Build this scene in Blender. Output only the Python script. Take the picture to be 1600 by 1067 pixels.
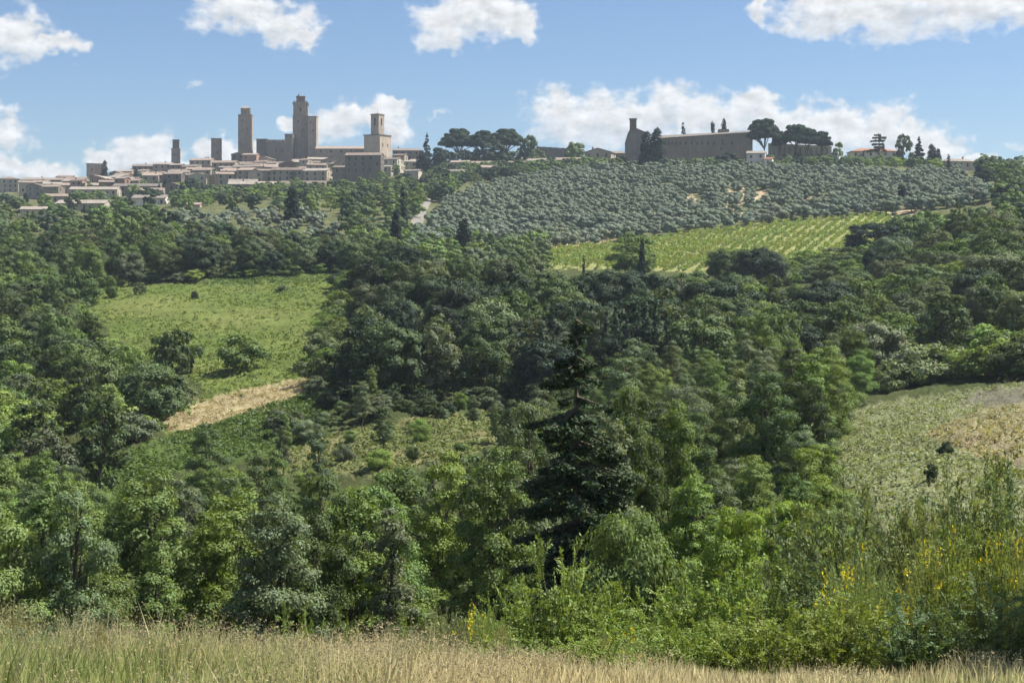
import bpy, math, random
import numpy as np

# ------------------------------------------------------------------ clear
for o in list(bpy.data.objects):
    bpy.data.objects.remove(o, do_unlink=True)
scene = bpy.context.scene
COL = scene.collection
R = math.radians

# ------------------------------------------------------------------ camera
# eye at the world origin, looking along +Y.  F: focal length for a picture 1600 wide, HOR: horizon line
F, CX, HOR = 2462.0, 800.0, 430.0
cam_data = bpy.data.cameras.new('camera')
cam = bpy.data.objects.new('camera', cam_data)
COL.objects.link(cam)
cam.location = (0, 0, 0)
cam.rotation_euler = (R(90), 0, 0)
cam_data.sensor_width = 36.0
cam_data.lens = F / 1600.0 * 36.0
cam_data.shift_y = -(533.5 - HOR) / 1600.0
cam_data.clip_start = 0.1
cam_data.clip_end = 20000
scene.camera = cam

# ------------------------------------------------------------------ sun and exposure
SUN_AZ, SUN_EL = 76.0, 56.0            # azimuth: degrees to the right of the view direction
sun_dir = (math.sin(R(SUN_AZ)) * math.cos(R(SUN_EL)), math.cos(R(SUN_AZ)) * math.cos(R(SUN_EL)), math.sin(R(SUN_EL)))
sun_data = bpy.data.lights.new('sun', 'SUN')
sun_data.energy = 5.0
sun_data.angle = R(0.53)
sun_data.color = (1.0, 0.95, 0.86)
sun = bpy.data.objects.new('sun', sun_data)
COL.objects.link(sun)
from mathutils import Vector
sun.rotation_euler = Vector(sun_dir).to_track_quat('Z', 'Y').to_euler()

vs = scene.view_settings
vs.view_transform = 'Standard'
vs.look = 'None'
vs.exposure = 0.93
vs.gamma = 1.0
vs.use_curve_mapping = False
cy = scene.cycles
cy.max_bounces = 4
cy.diffuse_bounces = 2
cy.glossy_bounces = 2
cy.transmission_bounces = 2
cy.transparent_max_bounces = 4
cy.volume_bounces = 0
cy.use_adaptive_sampling = True
cy.adaptive_threshold = 0.03
cy.caustics_reflective = False
cy.caustics_refractive = False
cy.sample_clamp_indirect = 4.0

# ------------------------------------------------------------------ sky with clouds
world = bpy.data.worlds.new('World')
scene.world = world
world.use_nodes = True
WT = world.node_tree
WT.nodes.clear()


class NG:
    """small node-graph helper"""
    def __init__(s, tree):
        s.t = tree

    def n(s, typ, **kw):
        nd = s.t.nodes.new(typ)
        for k, v in kw.items():
            setattr(nd, k, v)
        return nd

    def put(s, sock, v):
        if isinstance(v, bpy.types.NodeSocket):
            s.t.links.new(v, sock)
        elif v is not None:
            sock.default_value = v

    def m(s, op, a, b=None, c=None, clamp=False):
        nd = s.n('ShaderNodeMath', operation=op, use_clamp=clamp)
        for i, v in enumerate((a, b, c)):
            s.put(nd.inputs[i], v)
        return nd.outputs[0]

    def v(s, op, a, b=None, scale=None):
        nd = s.n('ShaderNodeVectorMath', operation=op)
        s.put(nd.inputs[0], a)
        if b is not None:
            s.put(nd.inputs[1], b)
        if scale is not None:
            s.put(nd.inputs[3], scale)
        return nd.outputs[1] if op in ('LENGTH', 'DOT_PRODUCT', 'DISTANCE') else nd.outputs[0]

    def ramp(s, x, a, b, lo=0.0, hi=1.0):
        nd = s.n('ShaderNodeMapRange', interpolation_type='SMOOTHSTEP')
        s.put(nd.inputs[0], x)
        s.put(nd.inputs[1], a); s.put(nd.inputs[2], b)
        s.put(nd.inputs[3], lo); s.put(nd.inputs[4], hi)
        return nd.outputs[0]

    def mix(s, f, a, b, blend='MIX'):
        nd = s.n('ShaderNodeMix', data_type='RGBA', blend_type=blend)
        s.put(nd.inputs[0], f); s.put(nd.inputs[6], a); s.put(nd.inputs[7], b)
        return nd.outputs[2]

    def noise(s, vec, scale, detail=4, rough=0.55, dist=0.0):
        nd = s.n('ShaderNodeTexNoise')
        s.put(nd.inputs['Vector'], vec)
        nd.inputs['Scale'].default_value = scale
        nd.inputs['Detail'].default_value = detail
        nd.inputs['Roughness'].default_value = rough
        nd.inputs['Distortion'].default_value = dist
        return nd


def build_sky():
    g = NG(WT)
    tc = g.n('ShaderNodeTexCoord')
    d = g.v('NORMALIZE', tc.outputs['Generated'])
    sky = g.n('ShaderNodeTexSky', sky_type='NISHITA')
    sky.sun_disc = False
    sky.sun_elevation = R(SUN_EL)
    sky.sun_rotation = R(SUN_AZ)
    sky.altitude = 300
    sky.air_density = 1.0
    sky.dust_density = 0.35
    sky.ozone_density = 2.0
    sep = g.n('ShaderNodeSeparateXYZ')
    WT.links.new(d, sep.inputs[0])
    az = g.m('ARCTAN2', sep.outputs[0], sep.outputs[1])
    el = g.m('ARCSINE', sep.outputs[2])
    comb = g.n('ShaderNodeCombineXYZ')
    WT.links.new(az, comb.inputs[0]); WT.links.new(el, comb.inputs[1])
    p0 = comb.outputs[0]
    # ragged outline: domain warp
    w1 = g.noise(p0, 34, 3, 0.68)
    warp = g.v('SCALE', g.v('SUBTRACT', w1.outputs['Color'], (.5, .5, .5)), scale=0.044)
    pw = g.v('ADD', p0, warp)
    p = g.v('MULTIPLY', pw, (1, 1, 0))
    # cumulus seen in this direction of the sky: (col, row, half width, half height)
    blobs = [(20, 50, 66, 46), (82, 70, 58, 26), (-45, 60, 70, 45),
             (362, 20, 74, 42), (436, 38, 66, 44), (472, 62, 38, 20),
             (692, 38, 60, 40), (752, 22, 72, 46), (806, 36, 46, 28),
             (1300, 18, 96, 40), (1420, 6, 150, 50), (1560, 6, 140, 48), (1195, 5, 22, 32),
             (2, 200, 50, 34), (20, 270, 66, 32), (80, 278, 45, 26), (-60, 258, 80, 38),
             (215, 236, 58, 36), (172, 254, 42, 18), (262, 254, 34, 22), (340, 238, 50, 24), (398, 232, 40, 22),
             (455, 185, 30, 16), (535, 188, 56, 36), (595, 190, 48, 38), (612, 168, 32, 13),
             (880, 178, 62, 50), (960, 185, 84, 54), (1045, 170, 76, 44), (1120, 190, 76, 44), (1175, 180, 52, 38),
             (1230, 204, 64, 40), (1305, 208, 66, 46), (1385, 204, 70, 42), (1445, 222, 54, 38), (1510, 254, 44, 22)]
    wisps = [(312, 132, 24, 9), (1592, 226, 34, 12), (690, 174, 30, 8)]

    def to_dir(px, py):
        a = math.atan((px - CX) / F)
        return a, math.atan((HOR - py) / F * math.cos(a))

    def field(items, p=p):
        best = None
        for (bx, by, rx, ry) in items:
            a, e = to_dir(bx, by)
            nd = g.n('ShaderNodeVectorMath', operation='MULTIPLY_ADD')
            WT.links.new(p, nd.inputs[0])
            nd.inputs[1].default_value = (F / rx, F / ry, 0)
            nd.inputs[2].default_value = (-a * F / rx, -e * F / ry, 0)
            q = g.v('LENGTH', nd.outputs[0])
            best = q if best is None else g.m('MINIMUM', best, q)
        return g.m('SUBTRACT', 1.0, best)

    fld = g.m('MULTIPLY', field(blobs), 1.15)
    wf = field(wisps)
    above = g.m('MULTIPLY', field(blobs, g.v('ADD', p, (0.002, 0.008, 0))), 1.15)
    under = g.ramp(g.m('SUBTRACT', above, fld), -0.28, 0.42)
    # the same kind of scattered cumulus over the rest of the sky
    nn = g.noise(d, 5.5, 3, 0.55)
    inside = g.m('MULTIPLY', g.ramp(g.m('ABSOLUTE', az), 0.36, 0.48), 1.0)
    high = g.ramp(el, 0.22, 0.30)
    away = g.m('MAXIMUM', inside, high)
    rest = g.m('SUBTRACT', g.m('MULTIPLY', g.m('SUBTRACT', nn.outputs[0], 0.53), 4.0), g.m('MULTIPLY', g.m('SUBTRACT', 1.0, away), 4.0))
    fld = g.m('MAXIMUM', fld, rest)
    # fibrous detail
    fb = g.noise(g.v('MULTIPLY', p0, (1, 1.5, 0)), 62, 6, 0.6)
    fld2 = g.m('ADD', fld, g.m('MULTIPLY', g.m('SUBTRACT', fb.outputs[0], 0.5), 1.25))
    dens = g.ramp(fld2, -0.12, 0.62)
    wd = g.m('MULTIPLY', g.ramp(g.m('ADD', wf, g.m('MULTIPLY', g.m('SUBTRACT', fb.outputs[0], 0.5), 1.2)), 0.1, 0.9), 0.45)
    dens = g.m('MAXIMUM', dens, wd)
    # cloud bodies: thick parts greyer below, thin sunlit rims white; relief from the same noise a step towards the sun
    step = g.v('ADD', g.v('MULTIPLY', p0, (1, 1.5, 0)), (0.004, 0.006, 0))
    fb2 = g.noise(step, 62, 4, 0.6)
    relief = g.m('SUBTRACT', fb.outputs[0], fb2.outputs[0])
    thick = g.m('MULTIPLY', g.m('ADD', g.m('MULTIPLY', g.ramp(fld2, 0.2, 1.0), 0.45), g.m('MULTIPLY', under, 0.75)), g.ramp(fld2, 0.0, 0.5), clamp=True)
    body = g.mix(thick, (9.4, 9.45, 9.5, 1), (6.9, 7.4, 8.0, 1))
    lit = g.m('ADD', 1.0, g.m('MULTIPLY', relief, 0.8))
    body = g.v('SCALE', body, scale=lit)
    body = g.v('SCALE', body, scale=CLOUD_LEVEL)
    col = g.mix(dens, g.mix(1.0, sky.outputs[0], SKY_TINT, 'MULTIPLY'), body)
    bg = g.n('ShaderNodeBackground')
    WT.links.new(col, bg.inputs[0])
    bg.inputs[1].default_value = 0.060
    out = g.n('ShaderNodeOutputWorld')
    WT.links.new(bg.outputs[0], out.inputs[0])


CLOUD_LEVEL = 0.86
SKY_TINT = (0.80, 0.90, 1.05, 1)
build_sky()
world.cycles.sampling_method = 'MANUAL'
world.cycles.sample_map_resolution = 256

# ------------------------------------------------------------------ helpers
rng = np.random.default_rng(7)
rnd = random.Random(11)


def ordinal(i):
    a = ['first', 'second', 'third', 'fourth', 'fifth', 'sixth', 'seventh', 'eighth', 'ninth', 'tenth', 'eleventh', 'twelfth',
         'thirteenth', 'fourteenth', 'fifteenth', 'sixteenth', 'seventeenth', 'eighteenth', 'nineteenth']
    b = {2: 'twent', 3: 'thirt', 4: 'fort', 5: 'fift', 6: 'sixt', 7: 'sevent', 8: 'eight', 9: 'ninet'}
    if i < 20:
        return a[i - 1]
    return b[i // 10] + 'ieth' if i % 10 == 0 else b[i // 10] + 'y-' + a[i % 10 - 1]


def W(px, py, d):
    """the point that lies d metres ahead and shows at column px, row py of the 1600-wide photograph"""
    return ((px - CX) / F * d, d, (HOR - py) / F * d)


def mesh_np(name, V, faces, mats=(), mi=None, col=None, smooth=False):
    """faces: list of int arrays, each (n, k)"""
    me = bpy.data.meshes.new(name)
    V = np.asarray(V, np.float32)
    me.vertices.add(len(V))
    me.vertices.foreach_set('co', V.ravel())
    fs = [np.asarray(f, np.int32) for f in faces if len(f)]
    loops = np.concatenate([f.ravel() for f in fs])
    tot = np.concatenate([np.full(len(f), f.shape[1], np.int32) for f in fs])
    start = np.concatenate([[0], np.cumsum(tot)[:-1]]).astype(np.int32)
    me.loops.add(len(loops))
    me.loops.foreach_set('vertex_index', loops)
    me.polygons.add(len(tot))
    me.polygons.foreach_set('loop_start', start)
    me.polygons.foreach_set('loop_total', tot)
    if mi is not None:
        me.polygons.foreach_set('material_index', np.asarray(mi, np.int32))
    for m in mats:
        me.materials.append(m)
    if col is not None:
        at = me.color_attributes.new('tone', 'FLOAT_COLOR', 'POINT')
        at.data.foreach_set('color', np.asarray(col, np.float32).ravel())
    if smooth:
        me.polygons.foreach_set('use_smooth', np.ones(len(tot), bool))
    me.update()
    me.validate()
    return me


class MB:
    """collects simple solids into one mesh"""
    def __init__(s):
        s.v, s.f = [], []

    def add(s, vs, fs):
        b = len(s.v)
        s.v += [tuple(q) for q in vs]
        s.f += [tuple(b + i for i in q) for q in fs]

    def box(s, x0, x1, y0, y1, z0, z1):
        s.add([(x0, y0, z0), (x1, y0, z0), (x1, y1, z0), (x0, y1, z0), (x0, y0, z1), (x1, y0, z1), (x1, y1, z1), (x0, y1, z1)],
              [(0, 3, 2, 1), (4, 5, 6, 7), (0, 1, 5, 4), (1, 2, 6, 5), (2, 3, 7, 6), (3, 0, 4, 7)])

    def prism(s, pts, y0, y1):
        """outline in x-z pushed from y0 to y1"""
        n = len(pts)
        s.add([(x, y0, z) for x, z in pts] + [(x, y1, z) for x, z in pts],
              [tuple(range(n)), tuple(range(2 * n - 1, n - 1, -1))] + [(i, i + n, (i + 1) % n + n, (i + 1) % n) for i in range(n)])

    def tube(s, pts, rad, k=6):
        """tapered tube along points"""
        b = len(s.v)
        P = np.array(pts, float)
        n = len(P)
        for i in range(n):
            t = P[min(i + 1, n - 1)] - P[max(i - 1, 0)]
            t /= (np.linalg.norm(t) + 1e-9)
            a = np.array([1., 0, 0]) if abs(t[0]) < 0.8 else np.array([0, 1., 0])
            u = np.cross(t, a); u /= np.linalg.norm(u)
            w = np.cross(t, u)
            for j in range(k):
                th = 2 * math.pi * j / k
                s.v.append(tuple(P[i] + rad[i] * (math.cos(th) * u + math.sin(th) * w)))
        for i in range(n - 1):
            for j in range(k):
                a, c = b + i * k + j, b + i * k + (j + 1) % k
                s.f.append((a, c, c + k, a + k))
        s.f.append(tuple(b + (n - 1) * k + j for j in range(k)))

    def mesh(s, name, mat=None, smooth=False):
        me = bpy.data.meshes.new(name)
        me.from_pydata(s.v, [], s.f)
        if mat:
            me.materials.append(mat)
        if smooth:
            me.polygons.foreach_set('use_smooth', np.ones(len(me.polygons), bool))
        me.update()
        return me


def link(name, data, parent=None, loc=None, rz=None, scale=None, color=None):
    o = bpy.data.objects.new(name, data)
    COL.objects.link(o)
    if parent is not None:
        o.parent = parent
    if loc is not None:
        o.location = loc
    if rz is not None:
        o.rotation_euler = (0, 0, rz)
    if scale is not None:
        o.scale = scale if hasattr(scale, '__len__') else (scale,) * 3
    if color is not None:
        o.color = (*color[:3], 1)
    return o


LABELS = {}


def tag(o, label, cat, group=None):
    o['label'] = label
    o['category'] = cat
    if group:
        o['group'] = group
    LABELS.setdefault(label, []).append(o.name)
    return o


# ------------------------------------------------------------------ materials
def new_mat(name):
    m = bpy.data.materials.new(name)
    m.use_nodes = True
    m.node_tree.nodes.clear()
    return m, NG(m.node_tree)


def finish(m, g, shader):
    o = g.n('ShaderNodeOutputMaterial')
    m.node_tree.links.new(shader, o.inputs[0])
    return m


def foliage_mat(name, trans=0.4, gloss=0.05, color=None, spread=0.28, rough=0.6, tmul=(1.25, 1.2, 0.5)):
    """leaves; the hue comes from each plant's own object colour"""
    m, g = new_mat(name)
    oi = g.n('ShaderNodeObjectInfo')
    geo = g.n('ShaderNodeNewGeometry')
    base = oi.outputs['Color'] if color is None else (*color, 1)
    tc = g.n('ShaderNodeTexCoord')
    nz = g.noise(tc.outputs['Object'], 0.7, 2)
    k = g.m('ADD', 1.0 - spread, g.m('MULTIPLY', geo.outputs['Random Per Island'], 2 * spread))
    k = g.m('MULTIPLY', k, g.m('ADD', 0.75, g.m('MULTIPLY', nz.outputs[0], 0.5)))
    hs = g.n('ShaderNodeHueSaturation')
    g.put(hs.inputs['Color'], base)
    g.put(hs.inputs['Hue'], g.m('ADD', 0.485, g.m('MULTIPLY', geo.outputs['Random Per Island'], 0.03)))
    g.put(hs.inputs['Value'], k)
    d = g.n('ShaderNodeBsdfDiffuse')
    g.put(d.inputs[0], hs.outputs[0])
    t = g.n('ShaderNodeBsdfTranslucent')
    g.put(t.inputs[0], g.mix(1.0, hs.outputs[0], (*tmul, 1), 'MULTIPLY'))
    mx = g.n('ShaderNodeMixShader')
    mx.inputs[0].default_value = trans
    m.node_tree.links.new(d.outputs[0], mx.inputs[1]); m.node_tree.links.new(t.outputs[0], mx.inputs[2])
    sh = mx.outputs[0]
    if gloss:
        gl = g.n('ShaderNodeBsdfGlossy')
        gl.inputs['Roughness'].default_value = rough
        gl.inputs[0].default_value = (0.8, 0.9, 1.0, 1)
        m2 = g.n('ShaderNodeMixShader')
        m2.inputs[0].default_value = gloss
        m.node_tree.links.new(sh, m2.inputs[1]); m.node_tree.links.new(gl.outputs[0], m2.inputs[2])
        sh = m2.outputs[0]
    return finish(m, g, sh)


def attr_leaf_mat(name, trans=.3):
    m, g = new_mat(name)
    at = g.n('ShaderNodeAttribute', attribute_name='tone')
    geo = g.n('ShaderNodeNewGeometry')
    c = g.v('SCALE', at.outputs['Color'], scale=g.m('ADD', .7, g.m('MULTIPLY', geo.outputs['Random Per Island'], .6)))
    d = g.n('ShaderNodeBsdfDiffuse'); g.put(d.inputs[0], c)
    t = g.n('ShaderNodeBsdfTranslucent'); g.put(t.inputs[0], c)
    mx = g.n('ShaderNodeMixShader'); mx.inputs[0].default_value = trans
    m.node_tree.links.new(d.outputs[0], mx.inputs[1]); m.node_tree.links.new(t.outputs[0], mx.inputs[2])
    return finish(m, g, mx.outputs[0])


def plain_mat(name, c1, c2, scale=1.0, rough=0.9, bump=0.0, detail=5, coord='Object', spec=0.2, bscale=None):
    m, g = new_mat(name)
    tc = g.n('ShaderNodeTexCoord')
    vec = tc.outputs[coord]
    nz = g.noise(vec, scale, detail, 0.6)
    oi = g.n('ShaderNodeObjectInfo')
    c = g.mix(g.ramp(nz.outputs[0], 0.3, 0.7), (*c1, 1), (*c2, 1))
    c = g.v('SCALE', c, scale=g.m('ADD', 0.82, g.m('MULTIPLY', oi.outputs['Random'], 0.36)))
    p = g.n('ShaderNodeBsdfPrincipled')
    g.put(p.inputs['Base Color'], c)
    p.inputs['Roughness'].default_value = rough
    p.inputs['Specular IOR Level'].default_value = spec
    if bump:
        b = g.n('ShaderNodeBump')
        b.inputs['Strength'].default_value = bump
        b.inputs['Distance'].default_value = 0.3
        n2 = g.noise(vec, bscale or scale * 4, 4)
        g.put(b.inputs['Height'], n2.outputs[0])
        g.put(p.inputs['Normal'], b.outputs[0])
    return finish(m, g, p.outputs[0])


def stone_mat(name, c1, c2, course=0.5):
    """coursed rubble stone: weathering in big patches, courses, streaks"""
    m, g = new_mat(name)
    tc = g.n('ShaderNodeTexCoord')
    vec = tc.outputs['Object']
    oi = g.n('ShaderNodeObjectInfo')
    n1 = g.noise(vec, 0.22, 5, 0.6)
    n2 = g.noise(g.v('MULTIPLY', vec, (1, 1, 2.2)), 1.6, 3, 0.7)
    n3 = g.noise(g.v('MULTIPLY', vec, (1, 1, 0.12)), 0.9, 3, 0.6)
    c = g.mix(g.ramp(n1.outputs[0], 0.3, 0.7), (*c1, 1), (*c2, 1))
    k = g.m('MULTIPLY', g.m('ADD', 0.45, g.m('MULTIPLY', n2.outputs[0], 1.1)), g.m('ADD', 0.62, g.m('MULTIPLY', n3.outputs[0], 0.76)))
    k = g.m('MULTIPLY', k, g.m('ADD', 0.66, g.m('MULTIPLY', oi.outputs['Random'], 0.68)))
    c = g.v('SCALE', c, scale=k)
    p = g.n('ShaderNodeBsdfPrincipled')
    g.put(p.inputs['Base Color'], c)
    p.inputs['Roughness'].default_value = 0.92
    p.inputs['Specular IOR Level'].default_value = 0.15
    b = g.n('ShaderNodeBump')
    b.inputs['Strength'].default_value = 0.5
    b.inputs['Distance'].default_value = 0.15
    g.put(b.inputs['Height'], n2.outputs[0])
    g.put(p.inputs['Normal'], b.outputs[0])
    return finish(m, g, p.outputs[0])


def roof_mat(name, c1, c2):
    m, g = new_mat(name)
    tc = g.n('ShaderNodeTexCoord')
    vec = tc.outputs['Object']
    oi = g.n('ShaderNodeObjectInfo')
    n1 = g.noise(vec, 0.5, 4, 0.6)
    n2 = g.noise(vec, 2.6, 3, 0.7)
    wv = g.n('ShaderNodeTexWave', wave_type='BANDS', bands_direction='X')
    g.put(wv.inputs['Vector'], vec)
    wv.inputs['Scale'].default_value = 1.1
    wv.inputs['Distortion'].default_value = 0.4
    c = g.mix(g.ramp(n1.outputs[0], 0.3, 0.7), (*c1, 1), (*c2, 1))
    k = g.m('MULTIPLY', g.m('ADD', 0.5, g.m('MULTIPLY', n2.outputs[0], 1.0)), g.m('ADD', 0.68, g.m('MULTIPLY', oi.outputs['Random'], 0.64)))
    c = g.v('SCALE', c, scale=k)
    p = g.n('ShaderNodeBsdfPrincipled')
    g.put(p.inputs['Base Color'], c)
    p.inputs['Roughness'].default_value = 0.85
    p.inputs['Specular IOR Level'].default_value = 0.2
    b = g.n('ShaderNodeBump')
    b.inputs['Strength'].default_value = 0.6
    b.inputs['Distance'].default_value = 0.12
    g.put(b.inputs['Height'], g.m('ADD', wv.outputs[1], n2.outputs[0]))
    g.put(p.inputs['Normal'], b.outputs[0])
    return finish(m, g, p.outputs[0])


M = {}
M['leaf'] = foliage_mat('leaf', 0.32, 0.015)
M['dark_leaf'] = foliage_mat('dense_leaf', 0.14, 0.015)
M['needle'] = foliage_mat('needle', 0.15, 0.012)
M['olive'] = foliage_mat('olive_leaf', 0.12, 0.02, spread=0.35, tmul=(1.0, 1.0, 0.7))
M['petal'] = foliage_mat('broom_petal', 0.35, 0.02, color=(0.80, 0.64, 0.03), spread=0.2)
M['bark'] = plain_mat('bark', (0.11, 0.085, 0.06), (0.19, 0.16, 0.12), 3.0, 0.95, 0.6)
M['pale_bark'] = plain_mat('pale_bark', (0.24, 0.22, 0.18), (0.36, 0.33, 0.28), 3.0, 0.95, 0.5)
M['stone'] = stone_mat('rubble_stone', (0.235, 0.195, 0.155), (0.30, 0.25, 0.20))
M['stone_warm'] = stone_mat('warm_stone', (0.29, 0.235, 0.18), (0.36, 0.30, 0.235))
M['stone_grey'] = stone_mat('grey_stone', (0.195, 0.17, 0.14), (0.25, 0.22, 0.185))
M['brick'] = stone_mat('old_brick', (0.25, 0.155, 0.115), (0.30, 0.20, 0.155))
M['plaster'] = stone_mat('faded_plaster', (0.36, 0.315, 0.25), (0.43, 0.38, 0.31))
M['white'] = stone_mat('white_plaster', (0.58, 0.53, 0.47), (0.66, 0.61, 0.55))
M['roof'] = roof_mat('clay_tile', (0.215, 0.165, 0.13), (0.28, 0.225, 0.185))
M['roof_red'] = roof_mat('red_clay_tile', (0.30, 0.13, 0.085), (0.35, 0.185, 0.125))
M['roof_grey'] = roof_mat('weathered_tile', (0.21, 0.18, 0.15), (0.28, 0.245, 0.21))
M['pane'] = plain_mat('window_dark', (0.025, 0.025, 0.03), (0.05, 0.045, 0.045), 1.0, 0.25, spec=0.5)
M['shutter'] = plain_mat('shutter', (0.09, 0.065, 0.05), (0.13, 0.09, 0.07), 2.0, 0.7)
M['metal'] = plain_mat('grey_metal', (0.2, 0.2, 0.2), (0.3, 0.3, 0.3), 2.0, 0.5)

# ------------------------------------------------------------------ terrain: profiles (metres ahead : height) along view columns
NEAR = [(0.5, -3.0), (8, -3.05), (12, -3.3), (15, -3.8), (18, -4.6)]
PROF = {
    -300: NEAR + [(22, -6.5), (30, -9.5), (45, -13.5), (60, -16.5), (85, -20.5), (110, -22.5), (150, -24), (190, -23), (240, -19), (300, -13), (350, -6), (400, 0), (480, 9), (600, 20), (800, 32), (950, 41), (1050, 53), (1150, 62), (1250, 60), (1500, 40), (3500, -80)],
    0: NEAR + [(22, -6.5), (30, -9.5), (45, -13.5), (60, -16.5), (85, -20.5), (110, -22.5), (150, -24), (190, -23), (240, -19), (300, -13), (350, -6), (400, 0), (480, 10), (600, 19), (800, 31), (950, 42), (1050, 54), (1150, 65), (1250, 63), (1500, 40), (3500, -80)],
    200: NEAR + [(22, -6.5), (30, -9.5), (45, -13.5), (60, -16.5), (85, -20.5), (110, -22), (150, -21.5), (185, -18.2), (215, -15.6), (250, -12.7), (285, -9.8), (345, -3.3), (380, 0.5), (480, 12), (600, 22), (800, 36), (900, 44), (1000, 55), (1100, 68), (1160, 75), (1250, 72), (1500, 45), (3500, -80)],
    400: NEAR + [(22, -6.5), (30, -9.5), (45, -13.5), (60, -16.5), (85, -20), (110, -21.5), (140, -20.5), (170, -18), (200, -15.6), (230, -12.6), (285, -8.5), (345, -1.6), (380, 2.5), (480, 14), (600, 25), (800, 42), (950, 56), (1050, 68), (1150, 80), (1250, 78), (1500, 45), (3500, -80)],
    600: NEAR + [(22, -6.5), (30, -9.5), (45, -13), (60, -15.5), (85, -18.5), (110, -19.5), (130, -18.5), (150, -16.6), (165, -15.6), (185, -15.8), (230, -10), (280, -4.5), (330, -0.5), (400, 3.5), (480, 9), (560, 18.5), (650, 30), (800, 45), (950, 59), (1050, 69), (1150, 78), (1250, 76), (1500, 45), (3500, -80)],
    800: NEAR + [(22, -6.3), (30, -8.8), (45, -12), (60, -14.5), (85, -18), (110, -19), (150, -17), (185, -16), (230, -11), (280, -5.5), (330, -1), (400, 3), (470, 6.5), (500, 9), (600, 22), (700, 37), (780, 49), (850, 58), (950, 70), (1050, 73), (1150, 70), (1500, 40), (3500, -80)],
    1000: NEAR + [(22, -6), (30, -8.5), (45, -11), (60, -13), (85, -15.8), (110, -17), (150, -16.5), (180, -15), (230, -10), (280, -6), (330, -3), (400, 2.5), (470, 8), (520, 12.3), (600, 24), (700, 40), (760, 51), (800, 57), (850, 61), (950, 61), (1100, 50), (1500, 20), (3500, -80)],
    1200: NEAR + [(22, -6), (30, -8), (45, -10.2), (60, -12), (90, -14), (120, -15.5), (150, -16), (200, -16), (250, -13), (300, -9), (350, -4), (400, 1.6), (470, 10.5), (530, 18), (600, 29), (700, 46), (760, 53), (800, 57), (850, 60), (950, 60), (1100, 50), (1500, 20), (3500, -80)],
    1400: NEAR + [(22, -6), (30, -7.8), (45, -9.7), (60, -11), (90, -12.2), (120, -12.8), (150, -13.3), (185, -14), (210, -14), (260, -9), (320, -2), (400, 5), (470, 14), (530, 20.5), (600, 31), (700, 45), (800, 58), (850, 62), (950, 61), (1100, 50), (1500, 20), (3500, -80)],
    1600: NEAR + [(22, -5.8), (30, -7), (45, -8.6), (60, -9.5), (90, -10.7), (120, -11.4), (150, -11.8), (170, -11.6), (210, -9), (260, -3), (320, 4), (400, 13), (470, 21), (530, 27), (600, 35), (700, 45), (800, 51), (850, 52), (950, 50), (1100, 45), (1500, 20), (3500, -80)],
    1900: NEAR + [(22, -5.4), (30, -6.3), (45, -7.5), (60, -8), (90, -9), (120, -9.4), (150, -9.6), (170, -9), (210, -5), (260, 1), (320, 9), (400, 19), (470, 26), (530, 32), (600, 40), (700, 48), (800, 52), (900, 50), (1100, 45), (1500, 20), (3500, -80)],
}
_pxg = np.linspace(-500, 2100, 131)
_ldg = np.linspace(math.log(0.5), math.log(3500), 500)


def _gauss(A, s, ax):
    n = int(s * 3) + 1
    k = np.exp(-0.5 * (np.arange(-n, n + 1) / s) ** 2); k /= k.sum()
    pad = [(0, 0)] * A.ndim; pad[ax] = (n, n)
    return np.apply_along_axis(lambda r: np.convolve(r, k, 'valid'), ax, np.pad(A, pad, mode='edge'))


def _table():
    cols = sorted(PROF)
    prof = np.array([np.interp(_ldg, [math.log(d) for d, z in PROF[c]], [z for d, z in PROF[c]]) for c in cols])
    prof = _gauss(prof, 5.0, 1)
    T = np.array([np.interp(_pxg, cols, prof[:, j]) for j in range(len(_ldg))]).T
    return _gauss(T, 3.0, 0)


_T = _table()


def TZ(x, y):
    """ground height"""
    x = np.asarray(x, float); y = np.asarray(y, float)
    d = np.clip(y, 0.6, 3400)
    px = np.clip(CX + F * x / np.maximum(d, 3.0), -499, 2099)
    fi = (px + 500) / 2600 * 130
    fj = (np.log(d) - _ldg[0]) / (_ldg[-1] - _ldg[0]) * 499
    i = np.clip(fi.astype(int), 0, 129); j = np.clip(fj.astype(int), 0, 498)
    a = fi - i; b = fj - j
    z = (_T[i, j] * (1 - a) * (1 - b) + _T[i + 1, j] * a * (1 - b) + _T[i, j + 1] * (1 - a) * b + _T[i + 1, j + 1] * a * b)
    far = np.clip((d - 25) / 60, 0, 1)
    z = z + far * (0.35 * np.sin(x * 0.21 + 1.3) * np.sin(y * 0.17) + 0.22 * np.sin(x * 0.53 + y * 0.41) + 0.12 * np.sin(x * 1.1 - y * 0.9))
    return z


def tz(px, d):
    return float(TZ((px - CX) / F * d, d))


def ground(px, d, dz=0.0):
    x = (px - CX) / F * d
    return (x, d, float(TZ(x, d)) + dz)


def proj(x, y, z):
    y = np.maximum(y, 0.3)
    return CX + F * x / y, HOR - F * z / y


def in_poly(px, py, poly):
    px = np.asarray(px, float); py = np.asarray(py, float)
    inside = np.zeros(px.shape, bool)
    n = len(poly)
    for i in range(n):
        x0, y0 = poly[i]; x1, y1 = poly[(i + 1) % n]
        c = ((y0 > py) != (y1 > py))
        t = (x1 - x0) * (py - y0) / ((y1 - y0) if y1 != y0 else 1e-9) + x0
        inside ^= c & (px < t)
    return inside


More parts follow.
